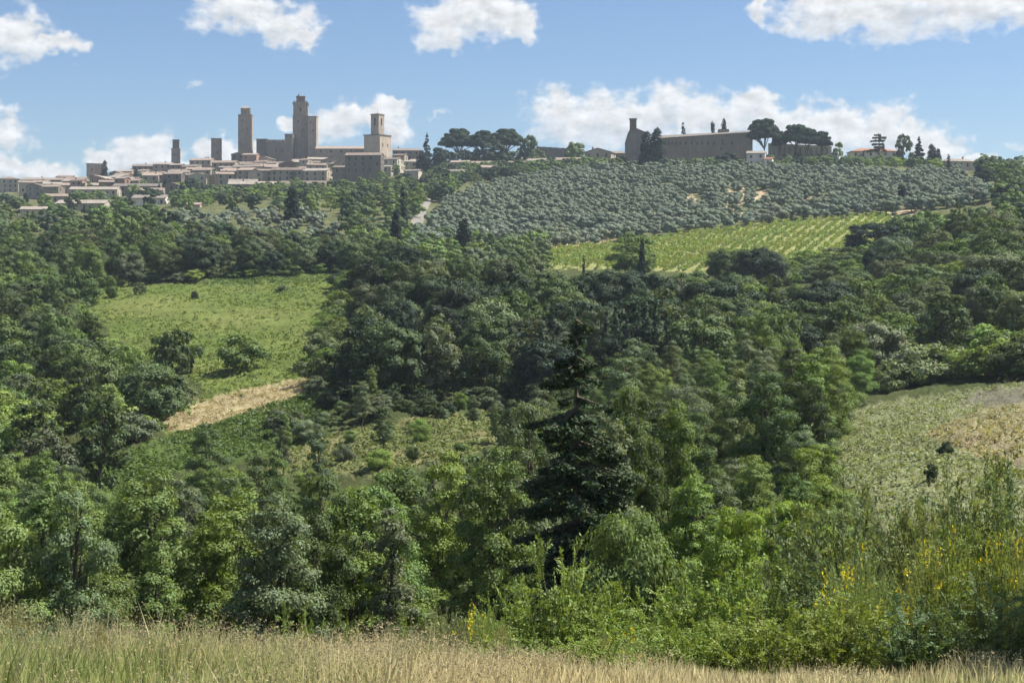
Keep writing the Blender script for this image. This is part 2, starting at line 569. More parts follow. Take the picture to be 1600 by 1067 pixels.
# patches of open ground, outlined as they show from the viewpoint (with the range of distances they lie in)
POLY = {
    'meadow': ([(92, 452), (200, 446), (330, 441), (430, 439), (520, 430), (575, 436), (530, 500), (505, 560), (482, 592), (340, 660), (255, 680), (250, 664), (322, 612), (300, 592), (240, 572), (180, 520)], 165, 380),
    'hay': ([(262, 676), (258, 655), (345, 618), (420, 600), (484, 586), (482, 614), (400, 645), (330, 664)], 160, 240),
    'strip': ([(90, 752), (230, 690), (330, 672), (470, 680), (440, 712), (300, 730), (180, 770)], 120, 210),
    'glade': ([(420, 745), (450, 690), (640, 656), (800, 640), (850, 648), (770, 700), (600, 742)], 120, 190),
    'field': ([(1300, 650), (1420, 622), (1600, 598), (1750, 590), (1750, 830), (1400, 850), (1330, 760), (1310, 700)], 40, 190),
    'dry': ([(1440, 680), (1530, 640), (1600, 628), (1750, 620), (1750, 735), (1560, 728)], 80, 190),
    'burnt': ([(1505, 628), (1530, 612), (1600, 602), (1680, 600), (1680, 624), (1540, 634)], 120, 190),
    'vines': ([(826, 418), (826, 394), (935, 384), (1040, 371), (1250, 345), (1396, 336), (1345, 425), (1200, 432), (1040, 425)], 380, 600),
    'olives': ([(640, 402), (664, 330), (760, 292), (980, 258), (1200, 268), (1500, 276), (1570, 318), (1400, 336), (1250, 345), (1040, 371), (935, 384), (826, 394), (760, 405)], 470, 800),
    'soil': ([(826, 395), (826, 380), (950, 372), (945, 384)], 470, 560),
    'soil2': ([(1135, 295), (1146, 295), (1146, 330), (1132, 330)], 540, 760),
    'soil3': ([(1153, 292), (1166, 292), (1166, 336), (1152, 336)], 540, 760),
    'soil4': ([(1068, 308), (1096, 306), (1096, 318), (1068, 320)], 540, 760),
    'soil5': ([(1176, 300), (1205, 300), (1200, 314), (1176, 316)], 540, 760),
    'soil6': ([(1398, 331), (1450, 322), (1452, 332), (1390, 340)], 480, 640),
    'soil7': ([(1260, 300), (1274, 300), (1274, 320), (1260, 322)], 540, 760),
    'road': ([(640, 356), (650, 330), (662, 321), (684, 321), (672, 340), (664, 358)], 480, 760),
    'leftgreen': ([(-40, 845), (60, 785), (75, 800), (-10, 850)], 90, 190),
    'under_hay': ([(262, 680), (330, 664), (482, 612), (510, 640), (470, 700), (300, 700)], 140, 230),
    'upper': ([(370, 432), (400, 415), (545, 400), (590, 436), (430, 444)], 320, 400),
    'gap': ([(340, 380), (400, 385), (410, 445), (330, 445)], 330, 430),
}


def build_ground():
    th = np.concatenate([np.linspace(-180, -30, 26)[:-1], np.linspace(-30, -20, 20)[:-1], np.linspace(-20, 20, 400), np.linspace(20, 30, 20)[1:], np.linspace(30, 180, 26)[1:]])
    rr = np.concatenate([[0.05], np.geomspace(1.0, 40, 70), np.geomspace(40, 900, 330)[1:], np.geomspace(900, 3400, 30)[1:]])
    TH, RR = np.meshgrid(np.radians(th), rr)
    X = RR * np.sin(TH); Y = RR * np.cos(TH)
    Z = TZ(X, Y)
    g2 = np.random.default_rng(3)
    mid = (RR > 30) & (RR < 420)
    Z = Z + np.where(mid, g2.normal(0, 0.10, Z.shape), g2.normal(0, 0.02, Z.shape))
    px, py = proj(X, Y, Z)
    jx = px + 9 * np.sin(py * 0.06 + 1) + 3.5 * np.sin(py * 0.23 + px * 0.11) + g2.normal(0, 2.0, px.shape)
    jy = py + 2.0 * np.sin(px * 0.17) + g2.normal(0, 1.5, px.shape)
    ok = Y > 5
    base = np.zeros(Z.shape + (4,), np.float32); base[..., 3] = 1
    n = lambda f1, f2, s: (np.sin(X * f1 + s) * np.sin(Y * f2 + 2 * s) + 1) / 2

    def fill(mask, c, c2=None, f=0.3):
        k = n(f, f * 0.8, 1.7)[..., None] if c2 is not None else 0
        cc = np.array(c) * (1 - k) + (np.array(c2) if c2 is not None else 0) * k
        base[..., :3] = np.where(mask[..., None], cc, base[..., :3])

    allm = np.ones(Z.shape, bool)
    fill(allm, (0.062, 0.080, 0.026), (0.085, 0.10, 0.036))
    fill(Y < 30, (0.16, 0.15, 0.06), (0.24, 0.20, 0.09), 0.9)
    fill(Y > 480, (0.10, 0.115, 0.045), (0.14, 0.14, 0.065))
    pm = lambda k: in_poly(jx, jy, POLY[k][0]) & ok & (Y > POLY[k][1]) & (Y < POLY[k][2])
    fill(pm('meadow'), (0.115, 0.165, 0.035), (0.185, 0.205, 0.06), 0.13)
    fill(pm('upper'), (0.11, 0.155, 0.04), (0.15, 0.18, 0.055), .2)
    fill(pm('under_hay'), (0.10, 0.145, 0.035), (0.14, 0.17, 0.05), .2)
    fill(pm('gap'), (0.10, 0.14, 0.04))
    fill(pm('strip'), (0.085, 0.135, 0.03), (0.12, 0.165, 0.045), 0.2)
    fill(pm('glade'), (0.135, 0.165, 0.055), (0.235, 0.215, 0.10), 0.33)
    fill(pm('leftgreen'), (0.08, 0.15, 0.03))
    fill(pm('hay'), (0.33, 0.27, 0.15), (0.42, 0.35, 0.20), 0.5)
    fill(pm('field'), (0.19, 0.21, 0.105), (0.245, 0.255, 0.13), 0.24)
    fill(pm('dry'), (0.25, 0.235, 0.125), (0.31, 0.265, 0.155), 0.3)
    fill(pm('burnt'), (0.15, 0.145, 0.105), (0.19, 0.18, 0.12), 0.3)
    fill(pm('olives'), (0.10, 0.12, 0.05), (0.16, 0.16, 0.08), 0.2)
    fill(pm('vines'), (0.25, 0.27, 0.095), (0.29, 0.29, 0.12), 0.2)
    for k in ('soil', 'soil2', 'soil3', 'soil4', 'soil5', 'soil6', 'soil7'):
        fill(pm(k), (0.42, 0.32, 0.20), (0.46, 0.37, 0.25), 0.4)
    m, g = new_mat('hill_ground')
    at = g.n('ShaderNodeAttribute', attribute_name='tone')
    tc = g.n('ShaderNodeTexCoord')
    n1 = g.noise(tc.outputs['Object'], 0.35, 6, 0.65)
    n2 = g.noise(tc.outputs['Object'], 2.4, 5, 0.7)
    k = g.m('MULTIPLY', g.m('ADD', 0.55, g.m('MULTIPLY', n1.outputs[0], 0.9)), g.m('ADD', 0.5, n2.outputs[0]))
    hs = g.n('ShaderNodeHueSaturation')
    g.put(hs.inputs['Color'], at.outputs['Color'])
    g.put(hs.inputs['Hue'], g.m('ADD', 0.48, g.m('MULTIPLY', n1.outputs[0], 0.04)))
    g.put(hs.inputs['Value'], k)
    p = g.n('ShaderNodeBsdfPrincipled')
    g.put(p.inputs['Base Color'], hs.outputs[0])
    p.inputs['Roughness'].default_value = 0.95
    p.inputs['Specular IOR Level'].default_value = 0.1
    b = g.n('ShaderNodeBump')
    b.inputs['Strength'].default_value = 0.9
    b.inputs['Distance'].default_value = 0.6
    g.put(b.inputs['Height'], g.m('ADD', n1.outputs[0], n2.outputs[0]))
    g.put(p.inputs['Normal'], b.outputs[0])
    finish(m, g, p.outputs[0])
    nr, nt = Z.shape
    idx = np.arange(nr * nt).reshape(nr, nt)
    q = np.stack([idx[:-1, :-1], idx[:-1, 1:], idx[1:, 1:], idx[1:, :-1]], -1).reshape(-1, 4)
    me = mesh_np('terrain', np.stack([X, Y, Z], -1).reshape(-1, 3), [q[:, ::-1]], [m], col=base.reshape(-1, 4), smooth=True)
    o = link('terrain', me)
    o['kind'] = 'structure'
    o['label'] = 'hilly ground of slopes, meadows and ravine below the hill town'


build_ground()


def build_road():
    """gravel lane climbing beside the olive grove: a sheet laid just above the ground"""
    cl = [(646, 372, 505), (652, 352, 560), (658, 338, 610), (668, 328, 660), (678, 322, 710), (682, 316, 745)]
    hw = 2.3
    pts = []
    for t in np.linspace(0, len(cl) - 1, 40):
        i = min(int(t), len(cl) - 2); f = t - i
        px = cl[i][0] * (1 - f) + cl[i + 1][0] * f
        d = cl[i][2] * (1 - f) + cl[i + 1][2] * f
        pts.append(((px - CX) / F * d, d))
    V, Q = [], []
    for i, (x, y) in enumerate(pts):
        for k in (-1, -.33, .33, 1):
            xx = x + k * hw
            V.append((xx, y, float(TZ(xx, y)) + 0.45 + (0.15 if abs(k) < .5 else 0)))
    for i in range(len(pts) - 1):
        for j in range(3):
            a = i * 4 + j
            Q.append((a, a + 1, a + 5, a + 4))
    me = mesh_np('gravel_road', V, [np.array(Q)], [plain_mat('gravel', (0.19, 0.18, 0.155), (0.25, 0.235, 0.20), 0.6, 0.95, 0.3)], smooth=True)
    o = link('gravel_road', me)
    o['kind'] = 'structure'
    o['label'] = 'pale gravel road climbing beside the olive grove'


build_road()

# ------------------------------------------------------------------ buildings
def wall_grid(mb, O, U, Nn, w, h, holes, depth=0.35):
    """one wall face in the plane O + u*U + z, with real openings and reveals.  holes: (u0, u1, z0, z1)"""
    us = sorted({0.0, w, *[q for hh in holes for q in hh[:2]]})
    zs = sorted({0.0, h, *[q for hh in holes for q in hh[2:]]})
    O, U, Nn = np.array(O, float), np.array(U, float), np.array(Nn, float)
    Z = np.array([0, 0, 1.])
    P = lambda u, z, k=0.0: tuple(O + U * u + Z * z - Nn * k)
    for i in range(len(us) - 1):
        for j in range(len(zs) - 1):
            cu, cz = (us[i] + us[i + 1]) / 2, (zs[j] + zs[j + 1]) / 2
            if any(a < cu < b and c < cz < e for a, b, c, e in holes):
                continue
            mb.add([P(us[i], zs[j]), P(us[i + 1], zs[j]), P(us[i + 1], zs[j + 1]), P(us[i], zs[j + 1])], [(0, 1, 2, 3)])
    for a, b, c, e in holes:
        for (u0, z0, u1, z1) in ((a, c, b, c), (b, c, b, e), (b, e, a, e), (a, e, a, c)):
            mb.add([P(u0, z0), P(u1, z1), P(u1, z1, depth), P(u0, z0, depth)], [(3, 2, 1, 0)])


_win_cache = {}


def window_mesh(w, h, arched=False, pane='pane'):
    key = (round(w, 2), round(h, 2), arched, pane)
    if key not in _win_cache:
        mb = MB()
        mb.box(-w / 2, w / 2, 0.22, 0.26, 0, h)            # the pane, set back in its reveal
        mb.box(-w / 2 - 0.12, w / 2 + 0.12, -0.12, 0.02, -0.16, -0.003)   # sill
        mb.box(-0.035, 0.035, 0.17, 0.215, 0.02, h - 0.02)   # mullion
        _win_cache[key] = mb.mesh('window', M[pane])
    return _win_cache[key]


def put_windows(root, wall_faces):
    """wall_faces: (O, angle, holes) - a window object for each opening"""
    for O, U, ang, holes in wall_faces:
        for (a, b, c, e) in holes:
            me = window_mesh(b - a, e - c)
            p = np.array(O, float) + np.array(U, float) * (a + b) / 2
            link('window', me, root, (p[0], p[1], p[2] + c), ang)


def block_walls(w, D, zb, h, holes_f=(), holes_r=(), holes_l=()):
    """four walls of a block with front centre at the origin; z from zb to h"""
    mb = MB()
    sh = lambda H: [(a, b, c - zb, e - zb) for a, b, c, e in H]
    wall_grid(mb, (-w / 2, 0, zb), (1, 0, 0), (0, -1, 0), w, h - zb, sh(holes_f))
    wall_grid(mb, (w / 2, 0, zb), (0, 1, 0), (1, 0, 0), D, h - zb, sh(holes_r))
    wall_grid(mb, (-w / 2, D, zb), (0, -1, 0), (-1, 0, 0), D, h - zb, sh(holes_l))
    wall_grid(mb, (w / 2, D, zb), (-1, 0, 0), (0, 1, 0), w, h - zb, [])
    return mb


def window_rows(w, zt, zlow, n, storeys, ww=1.1, wh=1.6, sh=3.1, jitter=0.25, rr=rnd):
    out = []
    for s in range(storeys):
        z1 = zt - 0.7 - s * sh
        if z1 - wh < zlow:
            break
        for i in range(n):
            if rr.random() < 0.12:
                continue
            u = w * (i + 0.5) / n + rr.uniform(-jitter, jitter)
            hh = wh * (0.75 if s == 0 and rr.random() < .4 else 1)
            out.append((u - ww / 2, u + ww / 2, z1 - hh, z1))
    return out


def gable_roof(w, D, h, rise, over=0.55, t=0.28, along='x'):
    """two tiled slopes.  along x: the ridge runs parallel to the front"""
    mb = MB()
    if along == 'x':
        k = rise / (D / 2)
        x0, x1 = -w / 2 - over * .6, w / 2 + over * .6
        ya, yb, yc = -over, D / 2, D + over
        za, zb_ = h - over * k, h + rise
        for (y0, z0, y1, z1) in ((ya, za, yb, zb_), (yb, zb_, yc, za)):
            mb.add([(x0, y0, z0), (x1, y0, z0), (x1, y1, z1), (x0, y1, z1), (x0, y0, z0 + t), (x1, y0, z0 + t), (x1, y1, z1 + t), (x0, y1, z1 + t)],
                   [(0, 3, 2, 1), (4, 5, 6, 7), (0, 1, 5, 4), (1, 2, 6, 5), (2, 3, 7, 6), (3, 0, 4, 7)])
    else:
        k = rise / (w / 2)
        y0, y1 = -over * .6, D + over * .6
        xa, xc = -w / 2 - over, w / 2 + over
        za, zb_ = h - over * k, h + rise
        for (p, zp, q, zq) in ((xa, za, 0, zb_), (0, zb_, xc, za)):
            mb.add([(p, y0, zp), (q, y0, zq), (q, y1, zq), (p, y1, zp), (p, y0, zp + t), (q, y0, zq + t), (q, y1, zq + t), (p, y1, zp + t)],
                   [(0, 3, 2, 1), (4, 5, 6, 7), (0, 1, 5, 4), (1, 2, 6, 5), (2, 3, 7, 6), (3, 0, 4, 7)])
    return mb


def hip_roof(w, D, h, rise, over=0.55, t=0.2):
    mb = MB()
    a, b = w / 2 + over, D / 2 + over
    r = max(a - b, 0.3)
    c = D / 2
    V = [(-a, -over, h), (a, -over, h), (a, D + over, h), (-a, D + over, h), (-a, -over, h + t), (a, -over, h + t), (a, D + over, h + t), (-a, D + over, h + t),
         (-r, c, h + rise + t), (r, c, h + rise + t)]
    mb.add(V, [(0, 3, 2, 1), (0, 1, 5, 4), (1, 2, 6, 5), (2, 3, 7, 6), (3, 0, 4, 7), (4, 5, 9, 8), (5, 6, 9), (6, 7, 8, 9), (7, 4, 8)])
    return mb


def shed_roof(w, D, h, rise, over=0.5, t=0.28):
    mb = MB()
    x0, x1 = -w / 2 - over * .5, w / 2 + over * .5
    k = rise / D
    y0, y1 = -over, D + 0.1
    z0, z1 = h - over * k, h + rise
    mb.add([(x0, y0, z0), (x1, y0, z0), (x1, y1, z1), (x0, y1, z1), (x0, y0, z0 + t), (x1, y0, z0 + t), (x1, y1, z1 + t), (x0, y1, z1 + t)],
           [(0, 3, 2, 1), (4, 5, 6, 7), (0, 1, 5, 4), (1, 2, 6, 5), (2, 3, 7, 6), (3, 0, 4, 7)])
    return mb


FOOT = []           # footprints, so that no tree grows through a house


def base_of(x, y, w, D, rz):
    c, s = math.cos(rz), math.sin(rz)
    pts = [(x + c * u - s * v, y + s * u + c * v) for u in (-w / 2, w / 2) for v in (0, D)]
    FOOT.append((x, y, w, D, rz))
    return min(float(TZ(*p)) for p in pts) - 0.8


def on_foot(x, y, m):
    for (fx, fy, w, D, rz) in FOOT:
        dx, dy = x - fx, y - fy
        c, s = math.cos(rz), math.sin(rz)
        u, v = dx * c + dy * s, -dx * s + dy * c
        if abs(u) < w / 2 + m and -m < v < D + m:
            return True
    return False


def dist_for(px, py, lo, hi):
    ds = np.linspace(lo, hi, 240)
    _, q = proj((px - CX) / F * ds, ds, TZ((px - CX) / F * ds, ds))
    return float(ds[np.argmin(np.abs(q - py))])


def house(label, px0, px1, top, base, wall='stone', roof='roof', kind='x', rz=0.0, D=None, d=None, rise=None, chim=0, win=None, lo=640, hi=1170, name='stone_house', group=None, cat='house', storeys=3):
    pc = (px0 + px1) / 2
    d = d or dist_for(pc, base, lo, hi)
    wpx = (px1 - px0) / F * d
    x, y, ztop = W(pc, top, d)
    D = D or max(5.5, min(11, wpx * 0.7))
    # the block's silhouette width when turned by rz
    w = max(3.0, (wpx - abs(math.sin(rz)) * D * .8) / max(0.5, math.cos(rz)))
    rise = rise if rise is not None else (0.30 * D / 2 if kind == 'x' else 0.30 * w / 2 if kind == 'y' else 0.32 * D / 2 if kind == 'hip' else 0.24 * D)
    zb = base_of(x, y, w, D, rz) - ztop
    h = -rise - 0.28
    root = link(name, None, None, (x, y, ztop), rz)
    tag(root, label, cat, group)
    nf = win if win is not None else max(1, int(w / 3.6))
    vis = -(F and (base - top) / F * d)
    hf = window_rows(w, h, max(vis - 1.0, zb + 1.2), nf, storeys) if nf else []
    hr = window_rows(D, h, max(vis - 1.0, zb + 1.2), max(1, int(D / 4)), storeys) if nf else []
    mb = block_walls(w, D, zb, h, hf, hr)
    if kind == 'x':
        for sx in (-w / 2, w / 2):
            f = [(0, 1, 2)] if sx > 0 else [(2, 1, 0)]
            mb.add([(sx, 0, h), (sx, D, h), (sx, D / 2, h + rise)], f)
    elif kind == 'y':
        mb.add([(-w / 2, 0, h), (w / 2, 0, h), (0, 0, h + rise)], [(0, 1, 2)])
        mb.add([(-w / 2, D, h), (w / 2, D, h), (0, D, h + rise)], [(2, 1, 0)])
    elif kind == 'shed':
        for sx in (-w / 2, w / 2):
            mb.add([(sx, 0, h), (sx, D, h), (sx, D, h + rise)], [(0, 1, 2)] if sx > 0 else [(2, 1, 0)])
        mb.add([(-w / 2, D, h), (w / 2, D, h), (w / 2, D, h + rise), (-w / 2, D, h + rise)], [(3, 2, 1, 0)])
    link('wall', mb.mesh('wall', M[wall]), root)
    rb = {'x': lambda: gable_roof(w, D, h, rise), 'y': lambda: gable_roof(w, D, h, rise, along='y'), 'hip': lambda: hip_roof(w, D, h, rise), 'shed': lambda: shed_roof(w, D, h, rise)}[kind]()
    ro = link('roof', rb.mesh('roof', M[roof]), root)
    put_windows(root, [((-w / 2, 0, 0), (1, 0, 0), 0.0, hf), ((w / 2, 0, 0), (0, 1, 0), math.pi / 2, hr)])
    for c in range(chim):
        cm = MB()
        cx = rnd.uniform(-w * .35, w * .35)
        cm.box(cx - .35, cx + .35, D * .6 - .3, D * .6 + .3, h + rise * .3, h + rise + 1.0)
        cm.box(cx - .5, cx + .5, D * .6 - .45, D * .6 + .45, h + rise + 1.003, h + rise + 1.2)
        link('chimney', cm.mesh('chimney', M['brick']), ro)
    return root


def tower_root(name, label, pc, top, base, d, rz, w, D):
    x, y, z = W(pc, top, d)
    root = link(name, None, None, (x, y, z), rz)
    tag(root, label, 'tower', 'medieval stone towers of the hill town')
    zb = base_of(x, y, w, D, rz) - z
    return root, zb, F / d


def sq(mb, w, D, z0, z1, grow=0.0):
    mb.box(-w / 2 - grow, w / 2 + grow, -grow, D + grow, z0, z1)


def merlons(root, w, D, z, mw=1.1, mh=1.3, gap=1.0, mat='stone', sides=('f', 'r', 'l')):
    n = max(2, int((w + gap) / (mw + gap)))
    mb = MB(); mb.box(-mw / 2, mw / 2, -0.3, 0.3, 0, mh)
    me = mb.mesh('merlon', M[mat])
    for i in range(n):
        u = -w / 2 + mw / 2 + i * (w - mw) / (n - 1)
        link('merlon', me, root, (u, 0.3, z))
        if 'b' in sides:
            link('merlon', me, root, (u, D - 0.3, z))


def plain_tower(label, px0, px1, top, base, d, stages, rz=0.12, mat='stone_grey', lantern=None):
    """stages: (fraction of width, row where that stage starts at its top)"""
    pc = (px0 + px1) / 2
    s = F / d
    w = (px1 - px0) / s / (abs(math.cos(rz)) + abs(math.sin(rz)))
    root, zb, s = tower_root('stone_tower', label, pc, top, base, d, rz, w, w)
    rows = [r for _, r in stages] + [None]
    for i, (fr, r) in enumerate(stages):
        z1 = -(r - top) / s
        z0 = -(rows[i + 1] - top) / s if rows[i + 1] is not None else zb
        ww = w * fr
        mb = MB()
        lastst = i == len(stages) - 1
        hz = []
        if lastst:
            for k in range(2):
                u = ww * (0.35 + 0.3 * k); zc = z1 - 3 - k * 6
                if zc - 1.4 > zb:
                    hz.append((u - .3, u + .3, zc - 1.4, zc))
        m2 = block_walls(ww, ww, z0, z1, hz)
        m2.v = [(a, b + (w - ww) / 2, c) for a, b, c in m2.v]
        m2.add([(-ww / 2, (w - ww) / 2, z1), (ww / 2, (w - ww) / 2, z1), (ww / 2, (w + ww) / 2, z1), (-ww / 2, (w + ww) / 2, z1)], [(0, 1, 2, 3)])
        link('shaft' if lastst else 'upper_stage', m2.mesh('shaft', M[mat]), root)
        if lastst:
            put_windows(root, [((-ww / 2, (w - ww) / 2, 0), (1, 0, 0), 0.0, hz)])
        cm = MB()
        e = 0.22
        a0, a1 = (w - ww) / 2 - e, (w + ww) / 2 + e
        cm.box(-ww / 2 - e, ww / 2 + e, a0, a1, z1 + .003, z1 + 0.4)
        link('cornice', cm.mesh('cornice', M[mat]), root)
    return root, w, s


def pyramid(mb, w, D, z, rise, yo=0.0):
    mb.add([(-w / 2, yo, z), (w / 2, yo, z), (w / 2, yo + D, z), (-w / 2, yo + D, z), (0, yo + D / 2, z + rise)], [(0, 3, 2, 1), (0, 1, 4), (1, 2, 4), (2, 3, 4), (3, 0, 4)])


def town():
    TD = 1120
    plain_tower('short stepped stone tower, leftmost tower of the town skyline', 267, 282, 219, 262, TD, [(0.74, 219), (1.0, 233)])
    plain_tower('plain square stone tower without lantern, between two other towers', 329.5, 345, 217, 248, TD, [(1.0, 217)], rz=0.05, mat='stone')
    # the tall slim tower with lantern
    root, w, s = plain_tower('tall slim stone tower with a small pointed lantern on top', 371.5, 394, 180, 242, TD, [(1.0, 180)], rz=0.06, mat='stone')
    lw = w * 0.66
    for sx in (-1, 1):
        for sy in (0, 1):
            mb = MB(); u = sx * (lw / 2 - .5); v = (w - lw) / 2 + .5 + sy * (lw - 1)
            mb.box(u - .5, u + .5, v - .5, v + .5, 0.4, 3.6)
            link('lantern_pier', mb.mesh('lantern_pier', M['stone']), root)
    mb = MB(); mb.box(-lw / 2 - .01, lw / 2 + .01, (w - lw) / 2 - .01, (w + lw) / 2 + .01, 3.603, 5.0)
    mb.box(-lw / 2 + .9, lw / 2 - .9, (w - lw) / 2 + .9, (w + lw) / 2 - .9, 0.4, 3.6)
    link('lantern', mb.mesh('lantern', M['stone']), root)
    mb = MB(); pyramid(mb, lw + .6, lw + .6, 5.003, 2.3, (w - lw) / 2 - .3)
    link('lantern_roof', mb.mesh('lantern_roof', M['roof_grey']), root)

    # town hall with crenellated wall
    d = TD - 8; s = F / d
    x, y, z = W(429, 223, d)
    hall = link('town_hall', None, None, (x, y, z), 0.0)
    tag(hall, 'broad stone palace with crenellated wall top beside the tallest tower', 'palace')
    w = 57 / s; D = 16
    zb = base_of(x, y, w, D, 0) - z
    X = lambda px: (px - 429) / s
    Zr = lambda py: -(py - 223) / s
    mb = MB()
    holes = [(u - .5, u + .5, zz, zz + 1.6) for zz in (-6.5,) for u in (9, 13.5, 18)]
    wall_grid(mb, (X(416.5), 0, zb), (1, 0, 0), (0, -1, 0), X(445) - X(416.5), -zb, [(a - 2.5, b - 2.5, c - zb, e - zb) for a, b, c, e in holes])
    mb.add([(X(416.5), 0, 0), (X(445), 0, 0), (X(445), 1.2, 0), (X(416.5), 1.2, 0)], [(0, 1, 2, 3)])
    mb.add([(X(416.5), 1.2, 0), (X(445), 1.2, 0), (X(445), 1.2, zb), (X(416.5), 1.2, zb)], [(0, 1, 2, 3)])
    link('wall', mb.mesh('wall', M['stone']), hall)
    put_windows(hall, [((X(416.5), 0, 0), (1, 0, 0), 0.0, [(a - 2.5, b - 2.5, c, e) for a, b, c, e in holes])])
    mb = MB(); mb.box(X(400.8), X(416.5), -.6, D, zb, Zr(218.4)); link('corner_turret', mb.mesh('corner_turret', M['stone_grey']), hall)
    mb = MB(); mb.box(X(400.3), X(417), -.85, D + .2, Zr(218.4) + .003, Zr(217.2)); link('turret_cornice', mb.mesh('turret_cornice', M['stone_grey']), hall)
    mb = MB(); mb.box(X(445), X(457.5), -.5, D, zb, Zr(210.5)); link('side_block', mb.mesh('side_block', M['stone']), hall)
    mb = MB(); mb.box(X(444.6), X(457.8), -.75, D + .2, Zr(210.5) + .003, Zr(209.6)); link('block_cornice', mb.mesh('block_cornice', M['stone']), hall)
    mm = MB(); mm.box(-.75, .75, 0.15, 1.0, .003, 1.6); mm.box(-.75, -.3, 0.15, 1.0, 1.603, 2.2); mm.box(.3, .75, 0.15, 1.0, 1.603, 2.2)
    mm = mm.mesh('merlon', M['stone'])
    for i in range(8):
        link('merlon', mm, hall, (X(418.8 + i * 3.4), 0, 0))

    # the tallest tower
    d = TD; s = F / d
    root, w, s = plain_tower('tallest stone tower of the town with stepped top and small belfry', 456.5, 482.5, 181.5, 250, d, [(1.0, 181.5)], rz=0.08, mat='stone')
    Zt = lambda py: -(py - 181.5) / s
    w2 = w * 0.93
    m2 = block_walls(w2, w2, 0.4, Zt(163), [(w2 * .45, w2 * .55, Zt(173), Zt(169))])
    o = link('upper_stage', m2.mesh('upper_stage', M['stone_warm']), root, (0, (w - w2) / 2, 0))
    put_windows(root, [((-w2 / 2, (w - w2) / 2, 0), (1, 0, 0), 0.0, [(w2 * .45, w2 * .55, Zt(173), Zt(169))])])
    mb = MB(); e = .55; mb.box(-w2 / 2 - e, w2 / 2 + e, (w - w2) / 2 - e, (w + w2) / 2 + e, Zt(163) + .003, Zt(160.5))
    link('cornice', mb.mesh('cornice', M['stone']), root)
    mmb = MB(); mmb.box(-.6, .6, 0, .6, 0.003, 1.1); me = mmb.mesh('merlon', M['stone'])
    for i in range(6):
        link('merlon', me, root, (-w2 / 2 + (i + .5) * w2 / 6, (w - w2) / 2 - .4, Zt(160.5)))
    bw = 13.5 / s
    mb = MB()
    for (u, v) in ((-1, 0), (1, 0), (-1, 1), (1, 1)):
        mb.box(u * (bw / 2 - .7) - .7, u * (bw / 2 - .7) + .7, w / 2 - bw / 2 + v * (bw - 1.4), w / 2 - bw / 2 + v * (bw - 1.4) + 1.4, Zt(160.5), Zt(151.5))
    mb.box(-bw / 2 - .2, bw / 2 + .2, w / 2 - bw / 2 - .2, w / 2 + bw / 2 + .2, Zt(151.5) + .003, Zt(149.8))
    mb.box(-bw / 2 + 1.2, bw / 2 - 1.2, w / 2 - .8, w / 2 + bw / 2 - 1.6, Zt(160.5), Zt(151.5))
    link('belfry', mb.mesh('belfry', M['brick']), root)
    mb = MB(); mb.tube([(-1.4, w / 2, Zt(149.8)), (-1.4, w / 2, Zt(147)), (-1.4, w / 2, Zt(144.5))], [.9, .55, .1], 8)
    link('belfry_spire', mb.mesh('belfry_spire', M['stone']), root)
    plain_tower('wide flat-topped stone tower attached to the right of the tallest tower', 480, 495, 182.5, 250, TD - 4, [(1.0, 182.5)], rz=-0.10, mat='stone')

    # collegiate church nave + bell tower
    d = TD - 14
    house('long low church nave with tiled roof between tallest tower and bell tower', 493, 573, 227.5, 250, 'stone_warm', 'roof', 'x', 0.02, 14, d, win=5, name='church_nave', cat='church', storeys=1)
    d = TD - 26
    s = F / d
    x, y, z = W(590, 213, d)
    rz = R(-31)
    b = link('bell_tower', None, None, (x, y, z), rz)
    tag(b, 'square bell tower on a broad block with one sunlit face', 'tower', 'medieval stone towers of the hill town')
    bw, bd = 26 / s / math.cos(rz), 15.5 / s / abs(math.sin(rz))
    zb = base_of(x, y, bw, bd, rz) - z
    off = -bd * .5
    hr = [(bd * .25 - .5, bd * .25 + .5, -7.5, -5.5), (bd * .7 - .5, bd * .7 + .5, -7.5, -5.5), (bd * .5 - .5, bd * .5 + .5, -16, -14), (bd * .25 - .5, bd * .25 + .5, -20, -18.2)]
    m2 = block_walls(bw, bd, zb, 0, [], hr)
    m2.add([(-bw / 2, 0, 0), (bw / 2, 0, 0), (bw / 2, bd, 0), (-bw / 2, bd, 0)], [(0, 1, 2, 3)])
    link('base_block', m2.mesh('base_block', M['stone_warm']), b, (0, off, 0))
    put_windows(b, [((bw / 2, off, 0), (0, 1, 0), math.pi / 2, hr)])
    mb = MB(); mb.box(-bw / 2 - .4, bw / 2 + .4, off - .4, off + bd + .4, .003, .7); link('cornice', mb.mesh('cornice', M['stone']), b)
    tw = 20.5 / s / 1.37
    th = (213 - 180) / s
    H = [(tw * .5 - .8, tw * .5 + .8, th - 7.2, th - 2.4)]
    m2 = block_walls(tw, tw, .7, th, H, H, H)
    link('belfry', m2.mesh('belfry', M['stone_warm']), b, (0, -tw / 2, 0))
    dark = window_mesh(1.6, 4.8)
    put_windows(b, [((-tw / 2, -tw / 2, 0), (1, 0, 0), 0.0, H), ((tw / 2, -tw / 2, 0), (0, 1, 0), math.pi / 2, H)])
    mb = MB(); mb.box(-tw / 2 - .35, tw / 2 + .35, -tw / 2 - .35, tw / 2 + .35, th + .003, th + .6); pyramid(mb, tw + .4, tw + .4, th + .603, .9, -tw / 2 - .2)
    link('belfry_roof', mb.mesh('belfry_roof', M['roof_grey']), b)
    mb = MB(); mb.tube([(0, 0, th + 1), (0, 0, th + 4.2)], [.14, .08], 5); link('mast', mb.mesh('mast', M['metal']), b)

    # houses: (label, left, right, roof top, foot, wall, roof, kind, turn, chimneys)
    G = 'stone houses of the hill town'
